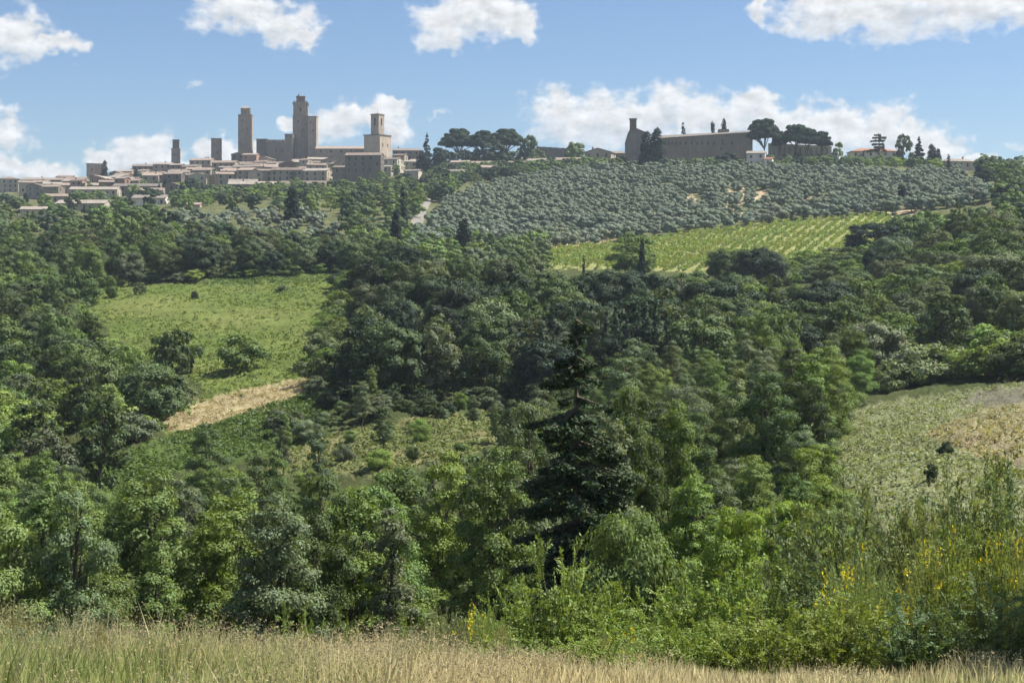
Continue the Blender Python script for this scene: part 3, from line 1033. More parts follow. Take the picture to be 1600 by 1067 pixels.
    rows = [
        ('hip-roofed house at the far left end of the town', -6, 29, 275.5, 300, 'plaster', 'roof', 'hip', 0.1, 0),
        ('long grey ridge house near the left end of town', 32, 96, 277, 300, 'stone_grey', 'roof_grey', 'x', 0.06, 2),
        ('low house between ridge house and square bastion', 95, 134, 276, 297, 'stone', 'roof', 'x', -0.2, 1),
        ('house with tall shaded wall below the left ridge house', 66, 98, 284, 304, 'stone', 'roof_grey', 'x', 0.2, 0),
        ('wide low house under the square bastion', 96, 160, 285, 303, 'stone_warm', 'roof', 'x', 0.05, 1),
        ('small house just right of the bastion cypress', 168, 190, 267, 288, 'stone', 'roof', 'y', -0.3, 0),
        ('small stone house stepping up right of the bastion', 182, 207, 265, 284, 'stone_grey', 'roof', 'x', -0.2, 1),
        ('flat wide house below the leftmost tower ridge', 206, 240, 256, 278, 'stone', 'roof_grey', 'x', 0.1, 1),
        ('shaded house just left of the short stepped tower', 239, 268, 253.5, 274, 'stone_grey', 'roof_grey', 'x', 0.0, 1),
        ('narrow house just right of the short stepped tower', 280, 297, 258, 276, 'stone', 'roof', 'x', 0.2, 0),
        ('upper house between short stepped and plain towers', 294, 331, 246.5, 266, 'stone_warm', 'roof', 'x', -0.15, 2),
        ('gabled house below the upper house near plain tower', 297, 332, 262, 286, 'stone', 'roof', 'x', -0.25, 0),
        ('tall house with rows of windows below plain tower', 330, 368, 250, 280, 'stone_warm', 'roof', 'x', -0.1, 1),
        ('pinkish low house in front of the tall windowed house', 344, 372, 264, 286, 'stone_warm', 'roof', 'x', 0.15, 0),
        ('small house crowding the foot of the lantern tower, left', 361, 381, 238, 258, 'stone', 'roof', 'y', 0.1, 1),
        ('house at the very foot of the lantern tower', 377, 402, 239, 258, 'brick', 'roof', 'x', -0.15, 0),
        ('brown house two storeys below the lantern tower', 366, 396, 252, 274, 'stone', 'roof', 'x', 0.12, 1),
        ('gabled house below the palace corner turret', 396, 425, 244, 268, 'stone_warm', 'roof', 'y', -0.25, 0),
        ('house with pale roof below the palace wall', 453, 483, 248, 268, 'stone', 'roof_grey', 'x', -0.2, 1),
        ('house with pale roof below the tallest tower', 480, 518, 245, 268, 'stone_warm', 'roof_grey', 'x', 0.2, 1),
        ('steep gabled house below the church nave', 501, 549, 243, 272, 'stone', 'roof', 'y', -0.15, 0),
        ('large building with rows of windows beside the bell tower', 538, 596, 237.5, 283, 'stone_grey', 'roof', 'x', -0.08, 1),
        ('narrow house left of the large windowed building', 518, 548, 258, 283, 'stone', 'roof', 'x', -0.2, 0),
        ('low house with terrace left of the long facade', 382, 414, 268, 284, 'stone', 'roof_grey', 'x', 0.05, 0),
        ('joined house at left end of the long windowed facade', 400, 427, 263.5, 284, 'stone_warm', 'roof', 'x', 0.0, 1),
        ('long row house with many small windows above the town wall', 423, 473, 261, 284, 'stone_grey', 'roof', 'x', -0.02, 2),
        ('row house at the right end of the long facade', 471, 513, 262, 284, 'stone_warm', 'roof_grey', 'x', -0.18, 1),
        ('long low building along the town edge, left half', 356, 432, 282.5, 299, 'stone_warm', 'roof_grey', 'x', 0.03, 1),
        ('long low building along the town edge, right half', 431, 508, 281.5, 299, 'stone', 'roof', 'x', -0.04, 0),
        ('brown house at left above the lean-to building', 349, 369, 262, 284, 'brick', 'roof', 'x', 0.1, 0),
        ('wide dim house mass on skyline right of bell tower', 613, 657, 231, 256, 'stone_grey', 'roof_grey', 'x', 0.05, 1),
        ('small lit house right of the bell tower foot', 611, 634, 240, 262, 'stone_warm', 'roof', 'x', -0.3, 0),
        ('house with stacked roofs right of the bell tower', 614, 645, 249, 272, 'stone', 'roof', 'x', -0.25, 1),
        ('low house at trees right of the bell tower', 629, 656, 264, 284, 'plaster', 'roof_grey', 'x', -0.3, 0),
        ('small house behind the pair of cypresses', 640, 660, 250, 272, 'stone_warm', 'roof', 'x', -0.1, 0),
        ('tiny house tucked below the bell tower lit face', 592, 612, 258, 276, 'plaster', 'roof_grey', 'x', -0.2, 0),
        ('long pale house with windows in lower left of town', 108, 183, 291, 314, 'plaster', 'roof_grey', 'x', 0.03, 2),
        ('house at left end of the lower long pale house', 66, 106, 302, 322, 'stone', 'roof', 'x', 0.12, 0),
        ('lowest long house with pale roof above the trees', 86, 164, 311.5, 332, 'plaster', 'roof_grey', 'x', -0.05, 1),
        ('long low roof right of the lower pale house', 176, 250, 286, 304, 'stone_warm', 'roof_grey', 'x', 0.02, 1),
        ('second low roof in front of the long low roof', 198, 255, 292.5, 309, 'stone', 'roof', 'x', 0.05, 0),
        ('white arcaded house below the town by the cypresses', 206, 258, 303.5, 322, 'white', 'roof_grey', 'x', 0.02, 0),
        ('dark gabled house between two small cypresses', 257, 279, 285, 312, 'stone_grey', 'roof', 'y', -0.1, 0),
        ('small cream house among trees at lower left', 31, 74, 322, 343, 'plaster', 'roof_grey', 'x', 0.1, 0),
        ('small roof right of the lone cypress below town', 288, 312, 316, 330, 'stone_warm', 'roof', 'x', 0.0, 0),
        ('tall brown house front below the short stepped tower', 262, 297, 265, 290, 'stone_warm', 'roof_grey', 'x', 0.15, 1),
        ('house above the trees at the town wall left end', 356, 402, 279, 294, 'stone', 'roof_grey', 'x', 0.08, 0),
        ('small house roof tucked between palace and lantern tower', 384, 402, 269, 284, 'brick', 'roof', 'y', 0.2, 0),
        ('shaded house front below the second low roof', 216, 248, 268, 288, 'stone', 'roof', 'x', -0.12, 1),
        ('grey house below the stepped row left of tower', 186, 220, 276, 294, 'stone_grey', 'roof_grey', 'x', 0.2, 0),
        ('left house of the eastern quarter under the pines', 702, 733, 250, 270, 'stone_warm', 'roof', 'x', -0.2, 0),
        ('low pale roof below the left eastern house', 694, 725, 264, 280, 'plaster', 'roof_grey', 'x', -0.1, 0),
        ('house under the wide pine in the eastern quarter', 733, 768, 251, 268, 'stone', 'roof', 'x', -0.15, 1),
        ('long brown house in middle of the eastern quarter', 752, 790, 257.5, 275, 'stone_warm', 'roof', 'x', 0.1, 0),
        ('upper house under the dense pines, eastern quarter', 769, 799, 245, 262, 'stone', 'roof', 'x', -0.1, 1),
        ('long low roof right of the pines, eastern quarter', 792, 840, 244.5, 260, 'stone_warm', 'roof', 'x', -0.05, 1),
        ('second row house in the eastern quarter', 795, 826, 251, 266, 'brick', 'roof', 'x', 0.1, 0),
        ('bright gabled house with lit roof, eastern quarter', 819, 853, 247, 266, 'white', 'roof_grey', 'x', -0.35, 0),
        ('low stone house right of the bright gabled house', 864, 912, 245, 262, 'stone_warm', 'roof', 'x', -0.05, 0),
        ('brown gabled house between round bush and convent church', 910, 958, 231, 252, 'stone_warm', 'roof', 'y', -0.3, 1),
        ('low house just left of the convent church', 955, 985, 236, 252, 'stone', 'roof', 'x', 0.1, 0),
    ]
    for (lb, a, b_, t, f, wl, rf, kd, rz, ch) in rows:
        lo, hi = (640, 1110) if a < 690 else (780, 960)
        house(lb, a, b_, t, f, wl, rf, kd, rz, chim=ch, lo=lo, hi=hi, group=G)
    # the crowd of small houses between them
    g = random.Random(8)
    spots = []
    for ri, dd in enumerate((905, 945, 985, 1022, 1060, 1095)):
        px = 40 + g.uniform(0, 14)
        while px < 655:
            d = dd + g.uniform(-9, 9)
            if not (px < 250 and d < 930) and not (px < 330 and d > 1080) and not (px > 500 and d < 925):
                spots.append((ri, px, d))
            px += g.uniform(16, 30)
    rowsn = {}
    for ri, px, d in spots:
        x = (px - CX) / F * d
        if on_foot(x, d + 4, 3.6):
            continue
        z = float(TZ(x, d)); hh = g.uniform(6.5, 10.5); ww = g.uniform(8, 14) * F / d / 2
        rowsn[ri] = rowsn.get(ri, 0) + 1
        house(f'small tiled stone house, {ordinal(rowsn[ri])} from left in {ordinal(ri + 1)} terrace up of the crowded town', px - ww, px + ww, HOR - F * (z + hh) / d, HOR - F * (z + 1) / d,
              g.choice(['stone', 'stone_warm', 'stone_grey', 'stone', 'plaster', 'brick']), g.choice(['roof', 'roof_grey', 'roof']), g.choice(['x', 'x', 'y', 'x', 'shed']), g.uniform(-.5, .35), d=d, chim=g.choice([0, 0, 1]), group=G)
    # square bastion
    plain_tower('low broad square bastion beside a single cypress', 133, 162, 256.5, 290, 1075, [(1.0, 256.5)], rz=0.25, mat='stone_warm')
    # skyline wall between pines and convent
    d = 960
    mb = MB()
    px = np.linspace(838, 912, 16)
    for i in range(15):
        x0, y0, z0 = W(px[i], 229 + i * .3, d); x1 = W(px[i + 1], 230, d)[0]
        zb = float(TZ(x0, d)) - 1
        mb.box(x0, x1 - .01, d, d + .8, zb, z0 - i % 2 * .15)
    tag(link('boundary_wall', mb.mesh('boundary_wall', M['stone_grey'])), 'grey stone boundary wall on the skyline beside the pines', 'wall')


town()


def convent():
    d = 800; s = F / d
    # church with bell gable
    x, y, z = W(993, 207, d)
    c = link('convent_church', None, None, (x, y, z), -0.02)
    tag(c, 'tall brick and stone convent church end with a bell gable', 'church')
    X = lambda px: (px - 993) / s
    Z = lambda py: -(py - 207) / s
    zb = base_of(x, y, 9, 22, 0) - z
    D = 22
    mb = MB()
    prof = [(X(980), zb), (X(1007), zb), (X(1007), Z(208)), (X(995), Z(202.5)), (X(984.5), Z(204)), (X(980), Z(220))]
    mb.prism(prof, 0, D)
    link('wall', mb.mesh('wall', M['stone_grey']), c)
    mb = MB(); mb.box(X(984.4), X(994.6), .4, 3.2, Z(203.6), Z(187)); mb.box(X(983.6), X(995.4), .15, 3.45, Z(187) + .003, Z(185.2))
    link('bell_gable', mb.mesh('bell_gable', M['brick']), c)
    mb = MB()
    for (a, b) in (((X(979.4), Z(220.6)), (X(984.4), Z(203.2))), ((X(994.6), Z(201.6)), (X(1007.8), Z(207.4)))):
        mb.add([(a[0], -.3, a[1]), (b[0], -.3, b[1]), (b[0], D, b[1]), (a[0], D, a[1]), (a[0], -.3, a[1] + .35), (b[0], -.3, b[1] + .35), (b[0], D, b[1] + .35), (a[0], D, a[1] + .35)],
               [(0, 3, 2, 1), (4, 5, 6, 7), (0, 1, 5, 4), (1, 2, 6, 5), (2, 3, 7, 6), (3, 0, 4, 7)])
    link('roof', mb.mesh('roof', M['roof']), c)
    # long wing
    d = 815; s = F / d
    x, y, z = W(1104, 208, d)
    c = link('convent_wing', None, None, (x, y, z), 0.0)
    tag(c, 'long stone convent wing with a row of small windows', 'convent')
    X = lambda px: (px - 1104) / s
    Z = lambda py: -(py - 208) / s
    w = (1176 - 1030) / s
    D = 13.0
    zb = base_of(x, y, w, D, 0) - z
    eL, eR = Z(217), Z(207.5)
    low = Z(217) - .05
    holes = [(u, u + .9, Z(226), Z(226) + 1.5) for u in [(q - 1030) / s for q in (1038, 1043.5, 1049, 1054.5, 1062, 1070, 1079, 1088, 1096, 1105, 1114, 1128, 1142)]]
    holes += [((1127 - 1030) / s, (1127 - 1030) / s + 1.3, Z(219.6), Z(217.4)), ((1125 - 1030) / s, (1125 - 1030) / s + 1.2, Z(234), Z(230))]
    mb = MB()
    wall_grid(mb, (X(1030), 0, zb), (1, 0, 0), (0, -1, 0), w, low - zb, [(a, b, p - zb, q - zb) for a, b, p, q in holes])
    mb.add([(X(1030), 0, low), (X(1176), 0, low), (X(1176), 0, eR)], [(0, 1, 2)])
    mb.add([(X(1176), 0, zb), (X(1176), D, zb), (X(1176), D, eR), (X(1176), 0, eR)], [(0, 1, 2, 3)])
    mb.add([(X(1030), D, zb), (X(1030), 0, zb), (X(1030), 0, low), (X(1030), D, low)], [(0, 1, 2, 3)])
    mb.add([(X(1176), D, zb), (X(1030), D, zb), (X(1030), D, low), (X(1176), D, eR)], [(0, 1, 2, 3)])
    link('wall', mb.mesh('wall', M['stone']), c)
    put_windows(c, [((X(1030), 0, 0), (1, 0, 0), 0.0, holes)])
    rz0, rz1 = 1.9, 1.2
    mb = MB()
    t = .3
    for (y0, a0, b0, y1, a1, b1) in ((-.6, low, eR, D / 2, low + rz0, eR + rz1), (D / 2, low + rz0, eR + rz1, D + .6, low, eR)):
        V = [(X(1029.4), y0, a0), (X(1176.5), y0, b0), (X(1176.5), y1, b1), (X(1029.4), y1, a1)]
        mb.add(V + [(p, q, r + t) for p, q, r in V], [(0, 3, 2, 1), (4, 5, 6, 7), (0, 1, 5, 4), (1, 2, 6, 5), (2, 3, 7, 6), (3, 0, 4, 7)])
    ro = link('roof', mb.mesh('roof', M['roof_grey']), c)
    mb = MB(); mb.box(X(1126), X(1142), D * .5, D * .9, eR, eR + 2.4); link('roof_turret', mb.mesh('roof_turret', M['stone_warm']), ro)
    # buttressed garden wall
    d = 800; s = F / d
    x, y, z = W(1250, 224, d)
    c = link('garden_wall', None, None, (x, y, z), -0.05)
    tag(c, 'long buttressed stone garden wall under the umbrella pines', 'wall')
    w = 98 / s
    zb = base_of(x, y, w, 2, -.05) - z
    mb = MB(); mb.prism([(-w / 2, zb), (w / 2, zb), (w / 2, -1.6), (w * .1, -.9), (-w / 2, 0)], 0, 1.2)
    link('wall', mb.mesh('wall', M['plaster']), c)
    pm = MB(); pm.prism([(-.45, zb), (.45, zb), (.45, -2.2), (-.45, -2.2)], -.8, -.003); pm = pm.mesh('buttress', M['stone_warm'])
    for i in range(11):
        link('buttress', pm, c, (-w * .42 + i * w * .085, 0, 0))
    # white farmhouse
    house('white plastered house with gable below the convent', 1165, 1197, 235, 262, 'white', 'roof_grey', 'x', -0.22, 8, 745, win=2, name='white_house', storeys=2)
    house('small white annex with orange roof beside the white house', 1193, 1208, 245.5, 269, 'white', 'roof_red', 'x', -0.3, 5, 738, win=1, name='white_annex', storeys=2)
    mb = MB(); a = W(1168, 265, 730); b = W(1194, 265, 730); mb.box(a[0], b[0], 730, 731, float(TZ(a[0], 730)) - 1, a[2])
    tag(link('terrace_wall', mb.mesh('terrace_wall', M['plaster'])), 'low pale terrace wall in front of the white house', 'wall')
    # villa, red roof
    house('wide villa with red hip roof behind the layered cedar', 1331, 1402, 230.5, 252, 'plaster', 'roof_red', 'hip', 0.0, 12, 840, win=6, name='villa', storeys=2)
    # right farmhouse
    house('beige farmhouse with two rows of windows right of cypresses', 1471, 1533, 246.5, 275, 'plaster', 'roof_grey', 'hip', 0.28, 11, 790, win=5, name='farmhouse', storeys=2, chim=1)


convent()

# ------------------------------------------------------------------ plants: shapes
def unit(a):
    return a / (np.linalg.norm(a, axis=-1, keepdims=True) + 1e-9)


def cards(P, N, L, asp, g):
    """one pointed leaf (or leaf spray) for each point: a kite of two faces folded along its rib"""
    n = len(P)
    L = np.broadcast_to(np.asarray(L, float), (n,))[:, None]
    t = unit(np.cross(N, g.normal(size=(n, 3))))
    b = np.cross(N, t)
    w = L * asp
    a0 = P + t * L * 0.5
    a2 = P - t * L * 0.5
    m = P + t * L * 0.08
    a1 = m + b * w * 0.5 + N * L * 0.08
    a3 = m - b * w * 0.5 + N * L * 0.08
    V = np.stack([a0, a1, a2, a3], 1).reshape(-1, 3)
    return V, np.arange(4 * n).reshape(n, 4)


def prof(shape, t):
    t = np.asarray(t, float)
    if shape == 'round':
        return np.sqrt(np.clip(1 - (2 * t - 1) ** 2, 0, 1))
    if shape == 'oak':
        return np.clip(t * 3 + 0.55, 0, 1) * np.clip(1 - t, 0, 1) ** 0.42
    if shape == 'tall':
        return np.clip(t * 4 + 0.45, 0, 1) * np.clip(1 - t ** 2.2, 0, 1) ** 0.6
    if shape == 'column':
        return np.clip(t * 5 + 0.5, 0, 1) * np.clip(1 - t, 0, 1) ** 0.55
    if shape == 'cone':
        return np.clip(t * 8 + 0.6, 0, 1) * np.clip(1 - t, 0, 1) ** 0.85
    if shape == 'umbrella':
        return np.clip(1 - t, 0, 1) ** 0.4
    return np.ones_like(t)


def crown_points(g, H, R, cb, shape, ncl, cr, leaf, asp=0.6, cover=1.5, flat=0.8, lump=0.25, inner=0.6, sub=True, nz=.34):
    ph = g.uniform(0, 6.28, 3)
    cand = []
    C = []
    while len(C) < ncl:
        best, bd = None, -1
        for _ in range(6):
            t = g.uniform(0.04, 0.93); a = g.uniform(0, 6.283)
            rad = R * prof(shape, t) * (1 + lump * (np.sin(2 * a + ph[0]) * .6 + np.sin(3 * a + ph[1] + 4 * t) * .6))
            q = rad * g.uniform(inner, 0.92)
            p = np.array([q * math.cos(a), q * math.sin(a), H * (cb + (1 - cb) * t)])
            dd = min([np.linalg.norm((p - c) * np.array([1, 1, .8])) for c in C], default=9)
            if dd > bd:
                best, bd = p, dd
        C.append(best)
    C = np.array(C)
    rc = R * g.uniform(*cr, len(C))
    t = (C[:, 2] / H - cb) / (1 - cb)
    rc *= np.clip(0.55 + 0.45 * prof(shape, np.clip(t, 0, 1)), .5, 1)
    P, N = [], []
    A = 0.5 * leaf * leaf * asp
    for i in range(len(C)):
        n = int(cover * 4 * math.pi * rc[i] ** 2 * .8 / A)
        n = max(n, 8)
        if sub and n > 40:
            k = max(7, n // 14)
            D = unit(g.normal(size=(k, 3)))
            D[:, 2] = np.where(D[:, 2] < -0.35, -D[:, 2] * .6, D[:, 2])
            D = unit(D)
            j = g.integers(0, k, n)
            dirs = D[j] * g.uniform(.72, 1.12, n)[:, None] + g.normal(0, .20, (n, 3))
        else:
            dirs = unit(g.normal(size=(n, 3)))
            dirs[:, 2] = np.where(dirs[:, 2] < -0.4, -dirs[:, 2] * .6, dirs[:, 2])
            dirs = dirs * g.uniform(.7, 1.08, n)[:, None]
        pos = C[i] + dirs * rc[i] * np.array([1, 1, flat])
        nn = unit(unit(dirs) + g.normal(0, nz, (n, 3)) + np.array([0, 0, .2]))
        # leaves deep inside neighbouring clumps are never seen: leave them out
        dist = np.linalg.norm((pos[:, None] - C[None]) / rc[None, :, None], axis=2)
        dist[:, i] = 9
        keep = (dist.min(1) > 0.62) & (pos[:, 2] > 0.25)
        P.append(pos[keep]); N.append(nn[keep])
    return np.concatenate(P), np.concatenate(N), C, rc


def trunk_mesh(g, H, R, cb, C, tr, nl=9, lean=0.05, k=6, mb=None, single=True):
    mb = mb or MB()
    dx, dy = g.normal(0, lean, 2) * H
    top = H * min(0.9, cb + (1 - cb) * .65)
    n = 6
    pts = [(dx * (i / n) ** 2 + g.normal(0, .01) * H * (i > 0), dy * (i / n) ** 2 + g.normal(0, .01) * H * (i > 0), -0.6 + (top + .6) * i / n) for i in range(n + 1)]
    rad = [tr * (1.35 if i == 0 else 1 - .8 * i / n) for i in range(n + 1)]
    mb.tube(pts, rad, k)
    order = g.permutation(len(C))[:nl]
    for j in order:
        c = C[j]
        s = np.array(pts[g.integers(2, n)])
        if s[2] > c[2] - .2:
            s = np.array(pts[2])
        midp = s * .5 + c * .5 + np.array([0, 0, .08 * H])
        mb.tube([tuple(s), tuple(midp), tuple(c)], [tr * .42, tr * .3, tr * .12], 4)
    return mb


PROTO = {}


def make_tree(key, seed, H, R, cb, shape, ncl, cr, leaf, mat='leaf', asp=0.6, cover=1.5, flat=0.8, lump=.25, inner=.6, tr=None, nl=9, lean=.04, bark='bark', merged=False, sub=True, nz=.34):
    g = np.random.default_rng(seed)
    P, N, C, rc = crown_points(g, H, R, cb, shape, ncl, cr, leaf, asp, cover, flat, lump, inner, sub, nz)
    L = leaf * g.uniform(.65, 1.3, len(P))
    V, Q = cards(P, N, L, asp, g)
    tb = trunk_mesh(g, H, R, cb, C, tr or H * .018, nl, lean)
    top = P[:, 2].max()
    if merged:
        tv = np.array(tb.v); b = len(V)
        tf = [f for f in tb.f if len(f) == 4]
        Vall = np.concatenate([V, tv])
        Qall = np.concatenate([Q, np.array(tf) + b])
        me = mesh_np(key, Vall, [Qall], [M[mat], M[bark]], mi=[0] * len(Q) + [1] * len(tf))
        PROTO.setdefault(key, []).append(dict(one=me, H=top, R=R, n=len(Q)))
    else:
        cm = mesh_np('crown', V, [Q], [M[mat]])
        PROTO.setdefault(key, []).append(dict(crown=cm, trunk=tb.mesh('trunk', M[bark], True), H=top, R=R, n=len(Q)))


# --- near, in the ravine (leaves about 15 cm sprays)
for i in range(3):
    make_tree('near_tall', 20 + i, 10, 1.9, .18, 'tall', 40, (.24, .42), .15, cover=1.1, asp=.55, lump=.35, inner=.35, nl=12, tr=.17)
for i in range(3):
    make_tree('near_wide', 30 + i, 9.5, 2.9, .24, 'oak', 40, (.2, .34), .165, cover=1.15, asp=.55, lump=.35, inner=.45, nl=14, tr=.2)
for i in range(2):
    make_tree('near_ivy', 40 + i, 10.5, 1.45, .05, 'column', 42, (.3, .5), .15, cover=1.15, asp=.6, lump=.5, inner=.3, nl=10, tr=.18)
for i in range(2):
    make_tree('near_bush', 50 + i, 3.0, 1.9, .02, 'round', 16, (.34, .5), .15, cover=1.25, asp=.5, lump=.3, inner=.4, nl=8, tr=.06)
for i in range(2):
    make_tree('near_locust', 60 + i, 6.5, 2.6, .2, 'oak', 30, (.24, .36), .17, cover=1.1, asp=.42, flat=.55, lump=.3, nl=12, tr=.11)
# --- middle distance
for i in range(4):
    make_tree('mid_round', 100 + i, 9, 3.7, .12, 'round', 34, (.27, .40), .32, 'dark_leaf', cover=1.5, lump=.10, inner=.7, nl=8, nz=.22)
for i in range(3):
    make_tree('mid_oak', 110 + i, 9.5, 4.2, .14, 'oak', 32, (.22, .38), .36, cover=1.25, lump=.3, nl=10)
for i in range(3):
    make_tree('mid_tall', 120 + i, 11, 2.8, .12, 'tall', 30, (.28, .42), .34, cover=1.2, lump=.35, inner=.4, nl=9)
for i in range(2):
    make_tree('mid_bush', 130 + i, 3.2, 2.1, -.25, 'round', 26, (.26, .42), .26, cover=1.3, lump=.3, inner=.4, nl=5, tr=.07)
# --- far: trunk and crown in one small mesh
for i in range(4):
    make_tree('far_round', 200 + i, 8, 3.6, .12, 'round', 16, (.32, .46), .7, 'dark_leaf', cover=1.4, lump=.2, nl=4, merged=True, sub=False, nz=.22)
for i in range(3):
    make_tree('far_oak', 210 + i, 8.5, 3.8, .1, 'oak', 18, (.28, .44), .75, cover=1.15, lump=.35, nl=4, merged=True, sub=False)
for i in range(3):
    make_tree('far_tall', 220 + i, 9, 2.5, .08, 'tall', 16, (.32, .46), .7, cover=1.2, lump=.3, inner=.4, nl=4, merged=True, sub=False)
for i in range(5):
    make_tree('olive', 230 + i, 4.2, 2.35, .18, 'round', 13, (.34, .48), .42, 'olive', cover=1.7, lump=.2, inner=.5, nz=.22, nl=4, tr=.16, merged=True, asp=.5, sub=False)
for i in range(3):
    make_tree('cypress', 240 + i, 12, 1.35, .02, 'column', 64, (.42, .58), .45, 'needle', cover=1.4, flat=1.9, lump=.12, inner=.15, nl=1, tr=.2, lean=.01, sub=False)
for i in range(2):
    make_tree('slim_cypress', 245 + i, 12, .8, .03, 'column', 40, (.5, .7), .36, 'needle', cover=1.3, flat=1.7, lump=.1, inner=.1, nl=1, tr=.14, lean=.01, sub=False)


def make_pine(key, seed, H, R, cb, ncl):
    """umbrella pine: bare forking trunk and a wide domed top"""
    g = np.random.default_rng(seed)
    P, N, C, rc = crown_points(g, H, R, cb, 'umbrella', ncl, (.18, .28), .5, .55, 1.4, .5, .12, .15, False)
    V, Q = cards(P, N, .5 * g.uniform(.7, 1.3, len(P)), .55, g)
    mb = MB()
    fork = H * cb * .62
    mb.tube([(0, 0, -1), (0.1, 0, fork * .5), (0, .1, fork)], [.42, .34, .3], 7)
    for j in g.permutation(len(C))[:11]:
        c = C[j]
        mb.tube([(0, .1, fork), tuple(np.array([c[0] * .45, c[1] * .45, fork + (c[2] - fork) * .6])), tuple(c)], [.2, .15, .07], 5)
    PROTO.setdefault(key, []).append(dict(crown=mesh_np('crown', V, [Q], [M['needle']]), trunk=mb.mesh('trunk', M['bark'], True), H=P[:, 2].max(), R=R, n=len(Q)))


for i in range(3):
    make_pine('pine', 300 + i, 13, 8.0, .60, 80)


def make_layered(key, seed, H, R, tiers, droop, leaf, cb=.2, cone=True, mat='needle', dens=1.0, upturn=.0, wild=.3, tr=.02, perb=None, power=.75, zj=.012):
    """conifer with branches in tiers; needle sprays hang along every branch"""
    g = np.random.default_rng(seed)
    mb = MB()
    mb.tube([(0, 0, -.6), (0, 0, H * .5), (0, 0, H * .98)], [H * tr, H * tr * .6, .03], 7)
    P, N = [], []
    for ti in range(tiers):
        t = (ti + .5) / tiers
        z0 = H * (cb + (1 - cb) * t) + g.normal(0, H * zj)
        rad = R * ((1 - t) ** power if cone else math.sqrt(max(0.05, 1 - t * t)) * g.uniform(.55, 1.05))
        nb = perb or max(4, int(7 * (1 - t) + 3))
        for b in range(nb):
            a = g.uniform(0, 6.283)
            L = rad * g.uniform(1 - wild * 1.6, 1 + wild)
            if L < .15:
                continue
            k = 6
            s = np.linspace(0, 1, k)
            pts = np.stack([np.cos(a) * L * s, np.sin(a) * L * s, z0 - droop * L * s + upturn * L * s ** 2.5], 1)
            mb.tube([tuple(q) for q in pts[::2]] + [tuple(pts[-1])], [H * .0045, H * .003, H * .002, .008], 4)
            n = int(dens * L * 26 / leaf * .35 * (1.0 if leaf > .2 else .62)) + 6
            u = np.sqrt(g.uniform(0.02, 1, n))
            pos = np.stack([np.interp(u, s, pts[:, i]) for i in range(3)], 1)
            wdt = .30 * L * (1.05 - .75 * u)
            side = np.array([-math.sin(a), math.cos(a), 0])
            pos = pos + side * (g.normal(0, .5, n) * wdt)[:, None] + np.stack([g.normal(0, leaf * .2, n), g.normal(0, leaf * .2, n), -np.abs(g.normal(0, leaf * .55, n))], 1)
            P.append(pos); N.append(unit(g.normal(0, .6, (n, 3)) + np.array([0, 0, .9])))
    # leader
    n = 14
    P.append(np.stack([g.normal(0, leaf * .3, n), g.normal(0, leaf * .3, n), H * g.uniform(.9, 1.0, n)], 1)); N.append(unit(g.normal(size=(n, 3))))
    P = np.concatenate(P); N = np.concatenate(N)
    V, Q = cards(P, N, leaf * g.uniform(.6, 1.4, len(P)), .42, g)
    PROTO.setdefault(key, []).append(dict(crown=mesh_np('crown', V, [Q], [M[mat]]), trunk=mb.mesh('trunk', M['bark'], True), H=H, R=R, n=len(Q)))


make_layered('near_fir', 401, 11.4, 2.4, 64, .36, .19, cb=.03, dens=4.2, upturn=.10, wild=.45, power=.55, zj=.035)
make_layered('spruce', 402, 14, 3.4, 16, .25, .6, cb=.08, dens=2.4)
make_layered('cedar', 403, 13, 7.0, 6, .05, .55, cb=.45, cone=False, dens=2.8, wild=.35, perb=7, tr=.025)
make_layered('dark_cone', 404, 13, 4.2, 16, .1, .6, cb=.03, dens=4.5, wild=.15)

# ------------------------------------------------------------------ plants: setting them out
DARK = (0.052, 0.076, 0.038)
OAK = (0.102, 0.14, 0.05)
HOLM = (0.14, 0.164, 0.082)
MID = (0.155, 0.216, 0.064)
FRESH = (0.205, 0.28, 0.068)
BRIGHT = (0.24, 0.33, 0.06)
GREY = (0.165, 0.205, 0.105)
OLIVE = (0.225, 0.262, 0.178)
CYP = (0.026, 0.042, 0.025)
PINE = (0.048, 0.074, 0.034)


def vary(c, r, a=.30):
    k = 1 + r.uniform(-a, a)
    return (c[0] * k * (1 + r.uniform(-.10, .07)), c[1] * k, c[2] * k * (1 + r.uniform(-.12, .12)))


def put(key, name, label, cat, x, y, h, color, group=None, wide=1.0, rz=None, var=None, z=None):
    lib = PROTO[key]
    pr = lib[rnd.randrange(len(lib)) if var is None else var % len(lib)]
    s = h / pr['H']
    z = float(TZ(x, y)) if z is None else z
    rz = rnd.uniform(0, 6.28) if rz is None else rz
    sc = (s * wide, s * wide, s)
    if 'one' in pr:
        o = link(name, pr['one'], None, (x, y, z - .1), rz, sc, color)
    else:
        o = link(name, None, None, (x, y, z - .05), rz, sc)
        link('crown', pr['crown'], o, color=color)
        link('trunk', pr['trunk'], o)
    tag(o, label, cat, group)
    return o


def solo(key, name, label, cat, px, top, d, color, width=None, group=None, foot=None, var=None, rz=None):
    """a single plant: its top shows at row `top`; width in photograph pixels"""
    x, y, zt = W(px, top, d)
    z = float(TZ(x, y))
    h = max(1.0, zt - z)
    pr = PROTO[key][0]
    wide = 1.0
    if width:
        wide = (width / 2 / F * d) / (pr['R'] * h / pr['H'] * 1.08)
    return put(key, name, label, cat, x, y, h, color, group, wide, rz, var, z)


OPEN_ALL = ['meadow', 'hay', 'strip', 'glade', 'field', 'vines', 'olives', 'road', 'leftgreen']


